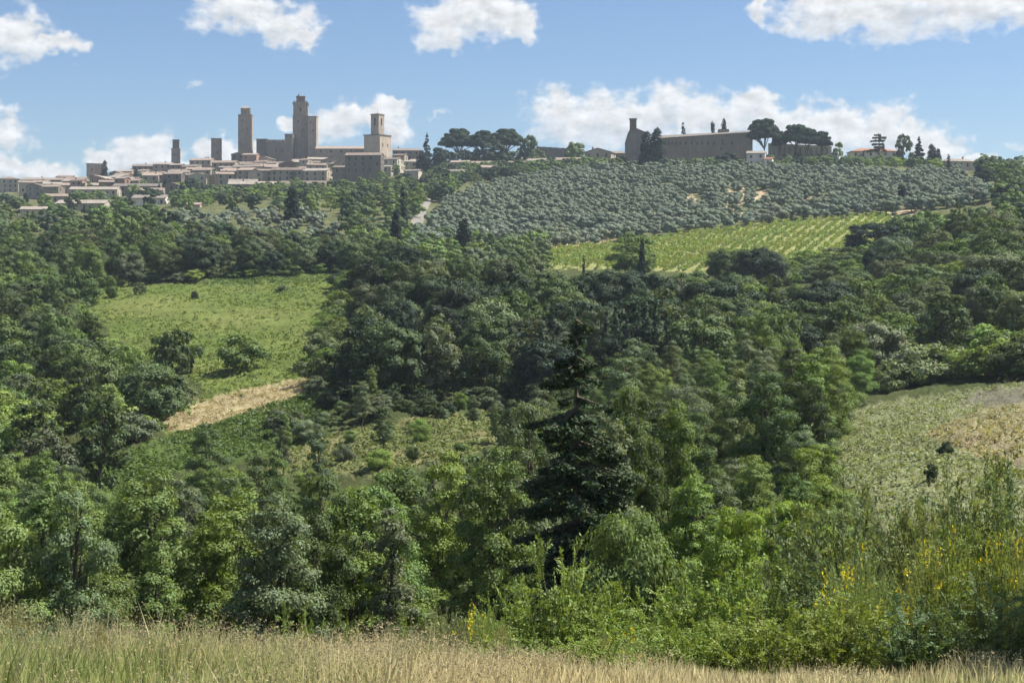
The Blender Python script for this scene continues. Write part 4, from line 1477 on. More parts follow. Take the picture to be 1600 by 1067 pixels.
def blocked(x, y, h, r, skip=()):
    z = float(TZ(x, y))
    for k in OPEN_ALL:
        if k in skip:
            continue
        poly, d0, d1 = POLY[k]
        for f, sx in ((0.02, 0), (.55, 0), (.55, -.7), (.55, .7), (.92, 0)):
            a, b = proj(x + sx * r, y, z + h * f)
            if bool(in_poly(np.array([a]), np.array([b]), poly)[0]) and (f > .1 or (d0 - 5 < y < d1 + 5)) and y < d1:
                return True
    if on_foot(x, y, min(2.0, r * .5)):
        return True
    return False


def scatter(px0, px1, d0, d1, sp, tries, seed, test=None):
    g = random.Random(seed)
    pts = []
    for _ in range(tries):
        d = math.sqrt(g.uniform(d0 * d0, d1 * d1))
        px = g.uniform(px0, px1)
        x = (px - CX) / F * d
        if test and not test(px, d):
            continue
        s = sp if not callable(sp) else sp(px, d)
        if all((x - a) ** 2 + (d - b) ** 2 > s * s for a, b in pts):
            pts.append((x, d))
    return pts


# candidates: dict(x,y,h,r,key,color,name,cat,zone,noun)
CAND = []


def zone(zname, where, px, d, sp, kinds, seed, skip=(), test=None, tries=4000, group=None):
    """kinds: list of (weight, key, name, noun, category, colours, hmin, hmax, ratio)"""
    g = random.Random(seed)
    for (x, y) in scatter(px[0], px[1], d[0], d[1], sp, tries, seed, test):
        q = g.choices(kinds, [k[0] for k in kinds])[0]
        h = g.uniform(q[6], q[7])
        pr = PROTO[q[1]][0]
        r = pr['R'] * h / pr['H'] * q[8]
        if blocked(x, y, h, r, skip):
            continue
        nm = 'hillside_tree' if q[2] == 'round_tree' and zname in ('below town', 'town edge') else q[2]
        CAND.append(dict(x=x, y=y, h=h, r=r, key=q[1], color=vary(g.choice(q[5]), g), name=nm, noun=q[3], cat=q[4], wide=q[8] * g.uniform(.8, 1.25), zone=zname, where=where, group=group))


tall = (3.4, 'near_tall', 'slender_tree', 'slender leafy tree', 'tree', [MID, MID, FRESH, OAK, GREY], 6.5, 9.5, .95)
wide = (1.1, 'near_wide', 'broadleaf_tree', 'broad leafy tree', 'tree', [MID, FRESH, OAK], 6, 8.5, .95)
ivy = (2.4, 'near_ivy', 'ivy_clad_tree', 'narrow ivy-clad tree', 'tree', [OAK, MID, GREY], 6.5, 9.5, .9)
nbush = (1.2, 'near_bush', 'shrub', 'low leafy shrub', 'shrub', [FRESH, MID, GREY], 2.5, 4.2, 1.1)
zone('ravine', 'ravine below the meadow', (-90, 1000), (56, 132), 2.7, [tall, wide, ivy, nbush], 1, tries=9000, group='trees filling the ravine')
zone('ravine edge', 'slope above the ravine', (60, 960), (128, 165), 3.2, [(2, 'near_bush', 'shrub', 'low leafy shrub', 'shrub', [FRESH, MID, OAK], 2.0, 4.0, 1.1), (1, 'near_tall', 'slender_tree', 'slender leafy tree', 'tree', [MID, OAK], 5, 8, 1.0)], 2, tries=1500, group='shrubs on the glade edge')
zone('right ravine', 'wooded gully beside the pale field', (960, 1345), (92, 180), 3.2, [(3.4, 'near_tall', 'slender_tree', 'slender leafy tree', 'tree', [MID, OAK, GREY, MID], 6, 9, .95), (1.6, 'near_wide', 'broadleaf_tree', 'broad leafy tree', 'tree', [MID, OAK, GREY], 6, 8.5, 1.0), (1, 'near_ivy', 'ivy_clad_tree', 'narrow ivy-clad tree', 'tree', [GREY, MID], 7, 10, 1.1)], 3, tries=4000, group='trees in the gully beside the field',
     test=lambda px, d: px < 1345 - max(0, 120 - d) * 1.2)
zone('gully foot', 'lower end of the wooded gully', (930, 1290), (52, 92), 2.9, [(2, 'near_tall', 'slender_tree', 'slender leafy tree', 'tree', [MID, FRESH, GREY], 3.6, 5.4, 1.1), (1, 'near_bush', 'shrub', 'low leafy shrub', 'shrub', [FRESH, MID], 2.2, 3.6, 1.1)], 47, tries=1500, group='trees at the lower end of the gully')
mround = (4, 'mid_round', 'holm_oak', 'dense round-crowned tree', 'tree', [HOLM, OAK, OAK, DARK], 7.5, 10, 1.0)
moak = (2.5, 'mid_oak', 'oak_tree', 'spreading oak', 'tree', [OAK, MID, HOLM], 7.5, 10.5, 1.0)
mtall = (1.5, 'mid_tall', 'tall_tree', 'tall narrow-crowned tree', 'tree', [OAK, MID], 9, 12, 1.0)
zone('copse', 'shaded wood in the centre', (462, 1215), (187, 318), 5.8, [(4, 'mid_round', 'holm_oak', 'dense round-crowned tree', 'tree', [HOLM, DARK, OAK, DARK], 7, 10.5, 1.0), (2.5, 'mid_oak', 'oak_tree', 'spreading oak', 'tree', [OAK, DARK, DARK, HOLM], 7, 10.5, 1.0), (1, 'mid_tall', 'tall_tree', 'tall narrow-crowned tree', 'tree', [HOLM, OAK, DARK], 8, 11, 1.0)], 4, tries=4000, group='trees of the central shaded wood',
     test=lambda px, d: px > 470 + (d - 187) * .62)
zone('left wood', 'wood left of the meadow', (-90, 345), (128, 345), 6.0, [moak, mtall, (2, 'mid_round', 'holm_oak', 'dense round-crowned tree', 'tree', [OAK, MID, FRESH], 7, 9.5, 1.0), (1, 'mid_oak', 'oak_tree', 'spreading oak', 'tree', [FRESH, MID], 6.5, 9, 1.0)], 5, tries=5000, group='trees of the wood left of the meadow')
zone('belt', 'tree belt above the meadow', (-90, 350), (354, 432), 6.6, [(4, 'mid_round', 'holm_oak', 'dense round-crowned tree', 'tree', [HOLM, OAK, OAK, DARK], 6.5, 9, 1.0), (2.5, 'mid_oak', 'oak_tree', 'spreading oak', 'tree', [OAK, MID, HOLM], 6.5, 9, 1.0), (1, 'mid_tall', 'tall_tree', 'tall narrow-crowned tree', 'tree', [OAK, MID], 8, 10, 1.0)], 6, tries=2500, group='trees of the belt above the meadow')
zone('hedge block', 'thicket above the meadow', (372, 570), (352, 400), 5.0, [(2, 'mid_round', 'holm_oak', 'dense round-crowned tree', 'tree', [OAK, DARK, HOLM], 6, 8, 1.0), (1, 'mid_oak', 'oak_tree', 'spreading oak', 'tree', [OAK, GREY], 6, 8, 1.0)], 7, tries=900, group='trees at the top of the meadow')
zone('right wood', 'wood right of the vineyard', (1090, 1720), (192, 345), 6.4, [moak, mround, (1.5, 'mid_oak', 'oak_tree', 'spreading oak', 'tree', [FRESH, MID], 7, 10, 1.0), mtall], 8, tries=5000, group='trees of the wood right of the vineyard')
ftree = [(3, 'far_round', 'round_tree', 'round-crowned tree', 'tree', [OAK, MID, DARK], 6, 8.5, 1.0), (2, 'far_oak', 'bushy_tree', 'loose bushy tree', 'tree', [MID, FRESH, GREY], 6, 8.5, 1.0), (1, 'far_tall', 'upright_tree', 'upright leafy tree', 'tree', [MID, OAK], 7, 10, 1.0)]
zone('upper right wood', 'upper wood beyond the vineyard', (1340, 1720), (345, 520), 6.5, ftree, 9, tries=3000, group='trees of the upper wood beyond the vineyard')
zone('glade', 'small glade below the shaded wood', (430, 850), (140, 180), 5.5, [(1, 'near_bush', 'shrub', 'small leafy shrub', 'shrub', [FRESH, MID, GREY], 1.2, 2.6, 1.0), (.5, 'near_tall', 'slender_tree', 'small slender tree', 'tree', [MID, GREY], 3.5, 5.5, .8)], 44, skip=('glade', 'strip'), tries=120, group='shrubs of the glade')
bush = (1, 'mid_bush', 'shrub', 'low rounded shrub', 'shrub', [OAK, MID, FRESH, GREY], 2.0, 4.5, 1.2)
zone('copse skirt', 'skirt of the central shaded wood', (425, 900), (172, 192), 3.6, [(1, 'mid_bush', 'shrub', 'low rounded shrub', 'shrub', [OAK, DARK, HOLM], 1.2, 2.6, 1.2)], 41, tries=500, group='shrubs along the shaded wood')
zone('copse edge', 'meadow edge of the shaded wood', (455, 590), (196, 335), 2.9, [bush], 51, tries=900, skip=('meadow', 'hay'), group='shrubs at the wood edge', test=lambda px, d: 0 < px - (484 + (d - 187) * .50) < 22)
zone('field foot', 'foot of the wood behind the field', (1235, 1700), (170, 228), 2.7, [(1, 'mid_bush', 'shrub', 'low rounded shrub', 'shrub', [OAK, MID, FRESH, GREY], 2.4, 5.0, 1.2)], 42, tries=1600, skip=('field',), group='shrubs behind the field', test=lambda px, d: d > 192 - max(0, px - 1400) * .1)
zone('left skirt', 'the left meadow edge', (60, 350), (165, 350), 3.4, [bush], 45, tries=1800, group='shrubs at the meadow edge', test=lambda px, d: -110 < px - (100 + (350 - d) * 1.15) < 0)
zone('belt skirt', 'the belt foot', (60, 570), (352, 364), 3.2, [(1, 'mid_bush', 'shrub', 'low rounded shrub', 'shrub', [OAK, MID, FRESH, GREY], 1.5, 3.0, 1.2)], 46, tries=600, skip=('meadow',), group='shrubs below the tree belt')
zone('vine skirt', 'edge below the vineyard', (1150, 1400), (352, 396), 4.0, [bush], 43, tries=500, skip=('vines',), group='shrubs below the vineyard')
zone('mid slope', 'tree slope between copse and road', (545, 850), (322, 478), 6.5, [(3, 'far_round', 'round_tree', 'round-crowned tree', 'tree', [OAK, MID, GREY], 4, 6.5, 1.0), (2, 'far_oak', 'bushy_tree', 'loose bushy tree', 'tree', [MID, FRESH, GREY], 4, 6, 1.0)], 10, skip=('olives', 'vines'), tries=1500, group='trees between the wood and the road')
zone('vine foot', 'tree line along the foot of vineyard', (900, 1350), (320, 392), 6, ftree, 17, tries=900, group='trees along the foot of the vineyard')
zone('below town', 'tree slope below the town', (-80, 700), (445, 740), 9.0, ftree, 11, tries=2000, group='trees below the town', test=lambda px, d: d < 545 + max(0, px - 250) * .3 and not (268 < px < 545 and d < 572))
zone('town edge', 'green edge of the town', (270, 720), (645, 775), 7.2, [(3, 'far_round', 'round_tree', 'round-crowned tree', 'tree', [OAK, MID, DARK], 4.5, 6.5, 1.0), (2, 'far_oak', 'bushy_tree', 'loose bushy tree', 'tree', [MID, FRESH, GREY], 4.5, 6.5, 1.0)], 12, tries=2600, group='trees along the town edge')
zone('town gardens', 'gardens among the town houses', (60, 660), (890, 1075), 19.0, [(2, 'far_round', 'garden_tree', 'round garden tree', 'tree', [OAK, MID, DARK], 5, 8, .8), (1, 'far_tall', 'garden_tree', 'round garden tree', 'tree', [MID, OAK], 6, 9, .8)], 52, tries=900, group='garden trees in the town')
zone('left town edge', 'gardens left of the town', (-40, 300), (600, 860), 24.0, ftree, 18, tries=200, group='trees in the left gardens')
zone('ridge hedge', 'dark hedge line above the olives', (672, 990), (715, 850), 5.6, [(1.4, 'far_round', 'hedge_tree', 'round-crowned tree', 'tree', [DARK, OAK, MID], 4.5, 7, 1.0), (.5, 'far_oak', 'bushy_tree', 'loose bushy tree', 'tree', [MID, GREY], 4, 6, 1.0)], 13, skip=('olives',), tries=3000, group='trees along the ridge hedge', test=lambda px, d: d > 745 + min(max(0, px - 760), 140) * .25)
zone('convent garden', 'garden below the convent', (1036, 1330), (738, 792), 7.5, [(2, 'far_round', 'round_tree', 'round-crowned tree', 'tree', [OAK, MID, DARK], 4, 6.5, 1.0), (2, 'far_oak', 'bushy_tree', 'loose bushy tree', 'tree', [GREY, MID], 4, 6, 1.0)], 14, skip=('olives',), tries=900, group='trees in the convent garden')
zone('villa garden', 'garden below the villa', (1320, 1475), (760, 830), 6.5, [(2, 'far_oak', 'bushy_tree', 'loose bushy tree', 'tree', [BRIGHT, FRESH, MID], 3.5, 5.5, 1.2), (1, 'far_round', 'round_tree', 'round-crowned tree', 'tree', [OAK, DARK], 4, 6, 1.0)], 15, skip=('olives',), tries=500, group='trees in the villa garden')
pg = [(2, 'far_round', 'round_tree', 'round-crowned tree', 'tree', [DARK, OAK], 4.5, 7.0, 1.0), (1, 'far_oak', 'bushy_tree', 'loose bushy tree', 'tree', [GREY, MID], 3, 5, 1.0)]
zone('pine grove', 'thicket under the skyline pines', (680, 860), (862, 915), 7.5, pg, 48, tries=500, group='trees under the pines')
zone('wall garden', 'thicket before the garden wall', (1195, 1330), (778, 796), 5.5, pg, 49, tries=300, group='trees before the garden wall')
zone('right ridge', 'trees at the right end of ridge', (1535, 1700), (600, 800), 7, ftree, 16, skip=('olives',), tries=500, group='trees at the right end of the ridge')


def settle():
    """keep what shows from the viewpoint, front to back, and name each one by its place in its wood"""
    S = 3.0
    w, h = int(1600 / S), int(1067 / S)
    buf = np.zeros((h, w), bool)
    yy, xx = np.mgrid[0:h, 0:w] * S
    buf[yy > 985] = True
    buf[(yy > 1010 - np.clip((xx - 950) / 650, 0, 1) * 150)] = True
    kept = []
    for c in sorted(CAND, key=lambda c: c['y']):
        z = float(TZ(c['x'], c['y']))
        px, py = proj(c['x'], c['y'], z + c['h'] * .55)
        rx = c['r'] * c['wide'] * F / c['y']; ry = c['h'] * .46 * F / c['y']
        x0, x1 = int(max(0, (px - rx) / S)), int(min(w, (px + rx) / S + 1))
        y0, y1 = int(max(0, (py - ry) / S)), int(min(h, (py + ry) / S + 1))
        if x1 <= x0 or y1 <= y0:
            continue
        sx, sy = xx[y0:y1, x0:x1], yy[y0:y1, x0:x1]
        m = ((sx - px) / rx) ** 2 + ((sy - py) / ry) ** 2 < 1
        full = math.pi * rx * ry / S / S
        vis = (m & ~buf[y0:y1, x0:x1]).sum()
        if vis < max(3, .10 * full):
            continue
        buf[y0:y1, x0:x1] |= ((sx - px) / rx) ** 2 + ((sy - py) / ry) ** 2 < .62
        c['px'] = px
        kept.append(c)
    byz = {}
    for c in kept:
        byz.setdefault((c['zone'], c['name']), []).append(c)
    for (zn, nm), L in byz.items():
        nt = max(1, min(9, round(len(L) / 12)))
        L.sort(key=lambda c: c['y'])
        for t in range(nt):
            row = sorted(L[t * len(L) // nt:(t + 1) * len(L) // nt], key=lambda c: c['px'])
            tier = 'only' if nt == 1 else ordinal(t + 1)
            for i, c in enumerate(row):
                lab = f"{c['noun']}, {ordinal(i + 1)} from left " + (f"in {c['where']}" if nt == 1 else f"in {ordinal(t + 1)} rank of {c['where']}")
                put(c['key'], c['name'], lab, c['cat'], c['x'], c['y'], c['h'], c['color'], c['group'], c['wide'])
    import collections
    print('TREES', len(CAND), '->', len(kept), collections.Counter(c['name'] for c in kept), collections.Counter(c['zone'] for c in kept))


settle()

# ------------------------------------------------------------------ single trees one can pick out
CG = 'cypresses on the hill'
for (lb, px, top, d, wd, slim) in [
    ('lone cypress beside the low square bastion', 163.5, 250, 1040, 10, 0),
    ('lone dark cypress below the town above the lower roofs', 283.5, 288, 740, 14, 0),
    ('small cypress in front of the long low roof', 259, 279, 900, 10, 0),
    ('thin cypress left of the small cypress pair', 248.5, 287, 880, 4, 1),
    ('dark cypress right of the large windowed building', 585, 244, 960, 15, 0),
    ('left cypress of the pair right of the bell tower', 659, 235, 900, 17, 0),
    ('right cypress of the pair right of the bell tower', 684, 230, 890, 20, 0),
    ('broad dark cypress on the tree slope below the town', 457, 293, 500, 24, 0),
    ('slender cypress left of the gravel road', 629.5, 288, 500, 11, 1),
    ('stout cypress standing beside the gravel road', 619, 326, 430, 18, 0),
    ('thick dark cypress at left corner of olive grove', 724, 343, 432, 24, 0),
    ('cypress hugging the convent church wall', 1010, 205, 776, 19, 0),
    ('wide cypress pair stem beside the convent church', 1026, 199, 776, 22, 0),
    ('small cypress tip behind the convent wing roof, left', 1067.5, 191, 850, 8, 1),
    ('middle cypress behind the convent wing roof', 1113.5, 189, 850, 10, 0),
    ('fattest cypress behind the convent wing roof', 1131, 185, 850, 11, 0),
    ('cypress right of the leafy trees by the villa', 1456, 225, 800, 15, 0),
    ('shorter cypress leaning beside the villa cypress', 1466, 232, 798, 10, 0),
    ('thin cypress in front of the beige farmhouse', 1482.5, 241, 770, 6, 1),
    ('tall thin cypress below the right corner of farmhouse', 1528.5, 257, 640, 11, 0),
    ('dark cypress at upper right corner of the vineyard', 1409, 289, 545, 17, 0),
    ('thin dark cypress in the copse, left', 722.5, 408, 300, 6, 1),
    ('thin dark cypress in the copse, second', 771.5, 404, 302, 6, 1),
    ('thin dark cypress at left end of the vineyard', 912, 398, 330, 5, 1),
    ('short dark cypress in front of the vineyard bushes', 1003, 372, 330, 10, 0),
]:
    solo('slim_cypress' if slim else 'cypress', 'cypress_tree', lb, 'cypress', px, top, d, vary(CYP, rnd, .15), wd * 1.3, CG)

PG = 'umbrella pines on the skyline'
for (lb, px, top, d, wd) in [
    ('wide umbrella pine with forked trunk left on the skyline', 716, 201, 905, 52),
    ('umbrella pine at left of the dense skyline group', 755, 204, 900, 42),
    ('broadest umbrella pine of the dense skyline group', 791, 201.5, 895, 54),
    ('big umbrella pine at right end of the convent wing', 1194, 185.5, 792, 46),
    ('small umbrella pine over the garden wall, left', 1218, 205, 800, 24),
    ('tall umbrella pine over the middle of the garden wall', 1245, 194, 795, 42),
    ('umbrella pine leaning in the garden wall group', 1262, 200, 790, 34),
    ('umbrella pine at right end of the garden wall group', 1284, 205, 792, 28),
]:
    solo('pine', 'umbrella_pine', lb, 'pine', px, top, d, vary(PINE, rnd, .12), wd * 1.3, PG)

solo('cedar', 'cedar_tree', 'layered cedar with flat sparse branches before the villa', 'cedar', 1373, 207, 818, PINE, 42, rz=.4)
solo('spruce', 'spruce_tree', 'pointed spruce on the skyline right of the bell tower', 'spruce', 667, 207, 930, (0.04, 0.06, 0.035), 24)
solo('spruce', 'spruce_tree', 'small dark spruce below the garden wall', 'spruce', 1301, 260, 700, CYP, 18)
solo('dark_cone', 'conical_tree', 'dark conical tree right of the villa', 'tree', 1436, 213, 800, CYP, 27)
solo('near_fir', 'fir_tree', 'tall dark fir rising from the ravine in the centre', 'fir', 900, 486, 48, (0.062, 0.094, 0.048), 225, rz=1.0)
for i, (px, top) in enumerate([(846, 500), (862, 478), (948, 486), (962, 470), (978, 492), (995, 468), (1010, 480), (1026, 472), (1042, 496), (1062, 484)]):
    solo('slim_cypress', 'cypress_tree', f'dark slim cypress in the row within the shaded wood, {ordinal(i + 1)} from left', 'cypress', px, top, 187 + (i * 7 % 4) * 2, vary((0.05, 0.074, 0.042), rnd, .15), 17, 'slim cypresses in the shaded wood')
for i, (px, top, d, wd) in enumerate([(40, 301, 900, 8), (212, 262, 1010, 7), (330, 286, 820, 9), (398, 268, 960, 8), (421, 290, 790, 10), (498, 272, 930, 8), (520, 290, 780, 11), (556, 276, 900, 9), (690, 292, 760, 10), (745, 262, 845, 9)]):
    solo('cypress', 'cypress_tree', f'small town cypress, {ordinal(i + 1)} from left among the gardens and houses', 'cypress', px, top, d, vary(CYP, rnd, .15), wd * 1.3, 'cypresses among the town gardens')
ST = [
    *[(k, n, f'dark {w} standing among the olives, {ordinal(i + 1)} from left', px, top, d, c, wd) for i, (k, n, w, px, top, d, c, wd) in enumerate([
        ('far_round', 'grove_tree', 'round tree', 840, 290, 690, OAK, 22), ('cypress', 'cypress_tree', 'cypress', 880, 300, 655, CYP, 8), ('far_round', 'grove_tree', 'round tree', 1046, 256, 742, DARK, 26),
        ('far_round', 'grove_tree', 'round tree', 1092, 262, 738, DARK, 24), ('far_oak', 'grove_tree', 'bushy tree', 1222, 250, 735, MID, 30), ('far_oak', 'grove_tree', 'bushy tree', 1265, 262, 720, GREY, 28),
        ('far_round', 'grove_tree', 'round tree', 1335, 270, 705, DARK, 28), ('far_round', 'grove_tree', 'round tree', 1382, 284, 665, DARK, 34), ('far_oak', 'grove_tree', 'bushy tree', 1440, 292, 640, MID, 34),
        ('far_oak', 'grove_tree', 'bushy tree', 1490, 300, 610, MID, 36), ('far_oak', 'grove_tree', 'bushy tree', 1560, 270, 640, OAK, 44)])],
    ('near_tall', 'slender_tree', 'feathery tree close left of the central fir', 826, 622, 54, GREY, 120),
    ('near_wide', 'broadleaf_tree', 'leafy tree close right of the central fir', 985, 600, 58, OAK, 130),
    ('near_tall', 'slender_tree', 'slim light tree right of the leafy tree by fir', 1058, 622, 60, MID, 95),
    ('near_tall', 'slender_tree', 'small tree in front of the central fir, left', 775, 690, 52, MID, 120),
    ('near_bush', 'shrub', 'leafy bush at the foot of the central fir', 985, 790, 44, MID, 150),
    *[('far_round' if i % 3 else 'far_oak', 'thicket_tree', f'dark thicket tree under the skyline pines, {ordinal(i + 1)} from left', 692 + i * 11.5, 231 + (i * 7 % 5) * 1.8, 885 + (i * 5 % 3) * 10, (DARK, OAK, GREY, DARK)[i % 4], 24) for i in range(14)],
    *[('far_round' if i % 2 else 'far_oak', 'garden_tree', f'tree below the bell tower houses, {ordinal(i + 1)} from left', 596 + i * 12, 266 + (i * 7 % 4) * 4, 800 + (i * 5 % 3) * 12, (MID, OAK, FRESH, DARK)[i % 4], 24) for i in range(10)],
    ('far_oak', 'oak_tree', 'leafy dark tree between villa and conical tree', 1412, 209, 805, OAK, 28),
    ('far_round', 'oak_tree', 'round oak right of the umbrella pines on skyline', 827, 210, 890, OAK, 26),
    ('far_round', 'round_tree', 'rounded green tree on skyline left of the convent', 899, 221.5, 900, MID, 30),
    ('far_round', 'round_tree', 'dark round tree under the pines on skyline', 770, 222, 880, DARK, 40),
    ('far_oak', 'bushy_tree', 'bushy tree at right end of the garden wall', 1310, 222, 785, MID, 26),
    ('far_round', 'round_tree', 'small round pale tree left of the white house', 1159, 258, 735, FRESH, 20),
    ('far_round', 'round_tree', 'large dark clipped tree left of the white house', 1133, 238, 748, CYP, 34),
    ('mid_bush', 'oak_tree', 'single leafy tree standing in the meadow', 378, 518, 222, MID, 88),
    ('mid_bush', 'holm_oak', 'round dark tree at the left edge of the meadow', 271, 512, 226, OAK, 70),
    ('mid_round', 'holm_oak', 'round tree casting shadow at meadow right corner', 541, 424, 318, DARK, 58),
    ('mid_bush', 'shrub', 'small lone bush on upper meadow, left', 173, 434, 335, MID, 20),
    ('mid_bush', 'shrub', 'small lone bush on upper meadow, second', 218, 440, 335, GREY, 20),
    ('mid_bush', 'shrub', 'tiny dark bush on the meadow', 304, 454, 320, DARK, 12),
    ('mid_bush', 'shrub', 'thin bare bush at right of the upper meadow', 443, 444, 322, GREY, 20),
    ('mid_bush', 'shrub', 'conical grey-green bush at the edge of right field', 1390, 576, 183, GREY, 52),
    ('mid_bush', 'shrub', 'small dark bush in the right field', 1479, 695, 105, DARK, 28),
    ('mid_bush', 'shrub', 'tiny dark bush beside the small dark field bush', 1456, 722, 90, DARK, 18),
    ('near_locust', 'locust_tree', 'bright green feathery sapling beyond the shrubs', 1150, 790, 38, BRIGHT, 130),
    ('near_locust', 'locust_tree', 'bright green feathery sapling nearest the pale field', 1235, 775, 42, BRIGHT, 150),
    ('near_locust', 'locust_tree', 'yellow-green feathery tree above the gully', 1180, 488, 175, MID, 100),
    ('mid_oak', 'oak_tree', 'large yellow-green tree at head of the gully', 1215, 474, 190, (0.15, 0.21, 0.068), 100),
    ('mid_round', 'holm_oak', 'round grey-green tree at foot of right wood', 1310, 540, 190, GREY, 62),
    ('mid_round', 'holm_oak', 'dark dense tree covering the vineyard right corner', 1362, 346, 395, CYP, 84),
    ('mid_round', 'round_tree', 'pale round bush beside the vineyard corner tree', 1402, 378, 392, GREY, 26),
    ('mid_round', 'holm_oak', 'dark round tree before the vineyard, right of pair', 1188, 384, 345, DARK, 78),
    ('mid_round', 'holm_oak', 'dark round tree before the vineyard, left of pair', 1135, 386, 348, OAK, 62),
    ('mid_oak', 'oak_tree', 'broad tree at the left corner of vineyard', 990, 362, 352, MID, 90),
]
for (key, nm, lb, px, top, d, c, wd) in ST:
    solo(key, nm, lb, 'shrub' if nm == 'shrub' else 'tree', px, top, d, c, wd)

# tall pale dead stems standing in the copse
for i, (px, top, bot, d) in enumerate([(972, 470, 600, 205), (984, 500, 610, 203), (990, 530, 612, 201), (842, 500, 590, 207), (1018, 520, 600, 204), (1028, 505, 606, 202)]):
    x, y, zt = W(px, top, d)
    zb = float(TZ(x, y))
    mb = MB()
    j = rnd.uniform(-.3, .3)
    mb.tube([(0, 0, -.3), (j * .4, 0, (zt - zb) * .5), (j, 0, zt - zb)], [.16, .11, .03], 6)
    for k in range(4):
        z0 = (zt - zb) * rnd.uniform(.45, .9); a = rnd.uniform(0, 6.28)
        mb.tube([(j * .5, 0, z0), (j * .5 + math.cos(a) * .7, math.sin(a) * .7, z0 + .7)], [.04, .012], 4)
    tag(link('dead_stem', mb.mesh('dead_stem', M['pale_bark'], True), None, (x, y, zb)), f'bare pale tree stem, {ordinal(sorted([972, 984, 990, 842, 1018, 1028]).index(px) + 1)} from left at the shaded wood edge', 'tree trunk', 'bare stems in the shaded wood')


# ------------------------------------------------------------------ olive grove
def olives():
    g = random.Random(5)
    pts = []
    sp = 6.6
    a = R(14)
    poly, d0, d1 = POLY['olives']
    for i in range(-80, 100):
        for j in range(0, 90):
            u = i * sp + (j % 2) * sp * .18; v = 470 + j * sp * .92
            x = u * math.cos(a) - (v - 600) * math.sin(a) + g.uniform(-.9, .9)
            y = 600 + (v - 600) * math.cos(a) + u * math.sin(a) + g.uniform(-.9, .9)
            if not (d0 < y < d1):
                continue
            px, py = proj(x, y, float(TZ(x, y)))
            if not in_poly(np.array([px]), np.array([py]), poly)[0]:
                continue
            pz = py - 2.2 * F / y
            if any(in_poly(np.array([px]), np.array([q]), POLY[k][0])[0] for q in (py, pz) for k in ('soil2', 'soil3', 'soil4', 'soil5', 'road', 'soil7')):
                continue
            if -40 < px < 1640 and g.random() > .13 and not on_foot(x, y, 3):
                pts.append((x, y, px))
    lp = [(x, y, CX + F * x / y) for (x, y) in scatter(268, 540, 432, 560, 5.6, 900, 77) if not blocked(x, y, 3.5, 2, skip=('olives',))][:70]
    pts.sort(key=lambda q: q[1])
    near, far = pts[:235], pts[235:]
    nr = 9
    for t in range(nr):
        row = sorted(near[t * 235 // nr:(t + 1) * 235 // nr], key=lambda q: q[2])
        for i, (x, y, px) in enumerate(row):
            put('olive', 'olive_tree', f'silver-green olive tree, {ordinal(i + 1)} from left in {ordinal(t + 1)} row above the vineyard', 'olive tree', x, y, g.triangular(2.8, 5.6, 4.5), vary(OLIVE, g, .18), 'olive trees of the grove', g.uniform(.9, 1.2))
    lp.sort(key=lambda q: q[2])
    for i, (x, y, px) in enumerate(lp[:62]):
        put('olive', 'olive_tree', f'silver-green olive tree, {ordinal(i + 1)} from left in the small patch below the town', 'olive tree', x, y, g.uniform(3.2, 4.3), vary(OLIVE, g, .18), 'olive trees of the small patch', g.uniform(.9, 1.2))
    # the rest of the grove, seen as one mass: copies of the same few trees strewn over points
    src = bpy.data.collections.new('olive_sources')
    for i, pr in enumerate(PROTO['olive']):
        so = bpy.data.objects.new('olive_source', pr['one'])
        so.color = (*OLIVE, 1)
        src.objects.link(so)
    gg = np.random.default_rng(9)
    me = bpy.data.meshes.new('olive_grove')
    me.from_pydata([(x, y, float(TZ(x, y)) - .1) for x, y, _ in far], [], [])
    H0 = PROTO['olive'][0]['H']
    sc = me.attributes.new('size', 'FLOAT', 'POINT')
    sc.data.foreach_set('value', (gg.triangular(2.6, 4.5, 5.9, len(far)) / H0).astype(np.float32))
    o = link('olive_grove', me, color=OLIVE)
    t = bpy.data.node_groups.new('olive_grove', 'GeometryNodeTree')
    t.interface.new_socket('Geometry', in_out='INPUT', socket_type='NodeSocketGeometry')
    t.interface.new_socket('Geometry', in_out='OUTPUT', socket_type='NodeSocketGeometry')
    N = t.nodes.new
    gi, go = N('NodeGroupInput'), N('NodeGroupOutput')
    ci = N('GeometryNodeCollectionInfo')
    ci.inputs['Collection'].default_value = src
    ci.inputs['Separate Children'].default_value = True
    ci.inputs['Reset Children'].default_value = True
    ip = N('GeometryNodeInstanceOnPoints')
    ip.inputs['Pick Instance'].default_value = True
    na = N('GeometryNodeInputNamedAttribute'); na.data_type = 'FLOAT'; na.inputs['Name'].default_value = 'size'
    rv = N('FunctionNodeRandomValue'); rv.data_type = 'FLOAT_VECTOR'
    rv.inputs[0].default_value = (0, 0, 0); rv.inputs[1].default_value = (0, 0, 6.283)
    L = t.links.new
    L(gi.outputs[0], ip.inputs['Points'])
    L(ci.outputs[0], ip.inputs['Instance'])
    L(na.outputs['Attribute'], ip.inputs['Scale'])
    L(rv.outputs[0], ip.inputs['Rotation'])
    L(ip.outputs[0], go.inputs[0])
    md = o.modifiers.new('olive_grove', 'NODES')
    md.node_group = t
    o['kind'] = 'stuff'
    o['label'] = 'silver-green mass of olive trees covering the upper slope'
    o['category'] = 'olive grove'
    print('OLIVES', len(near), len(lp), len(far))


olives()


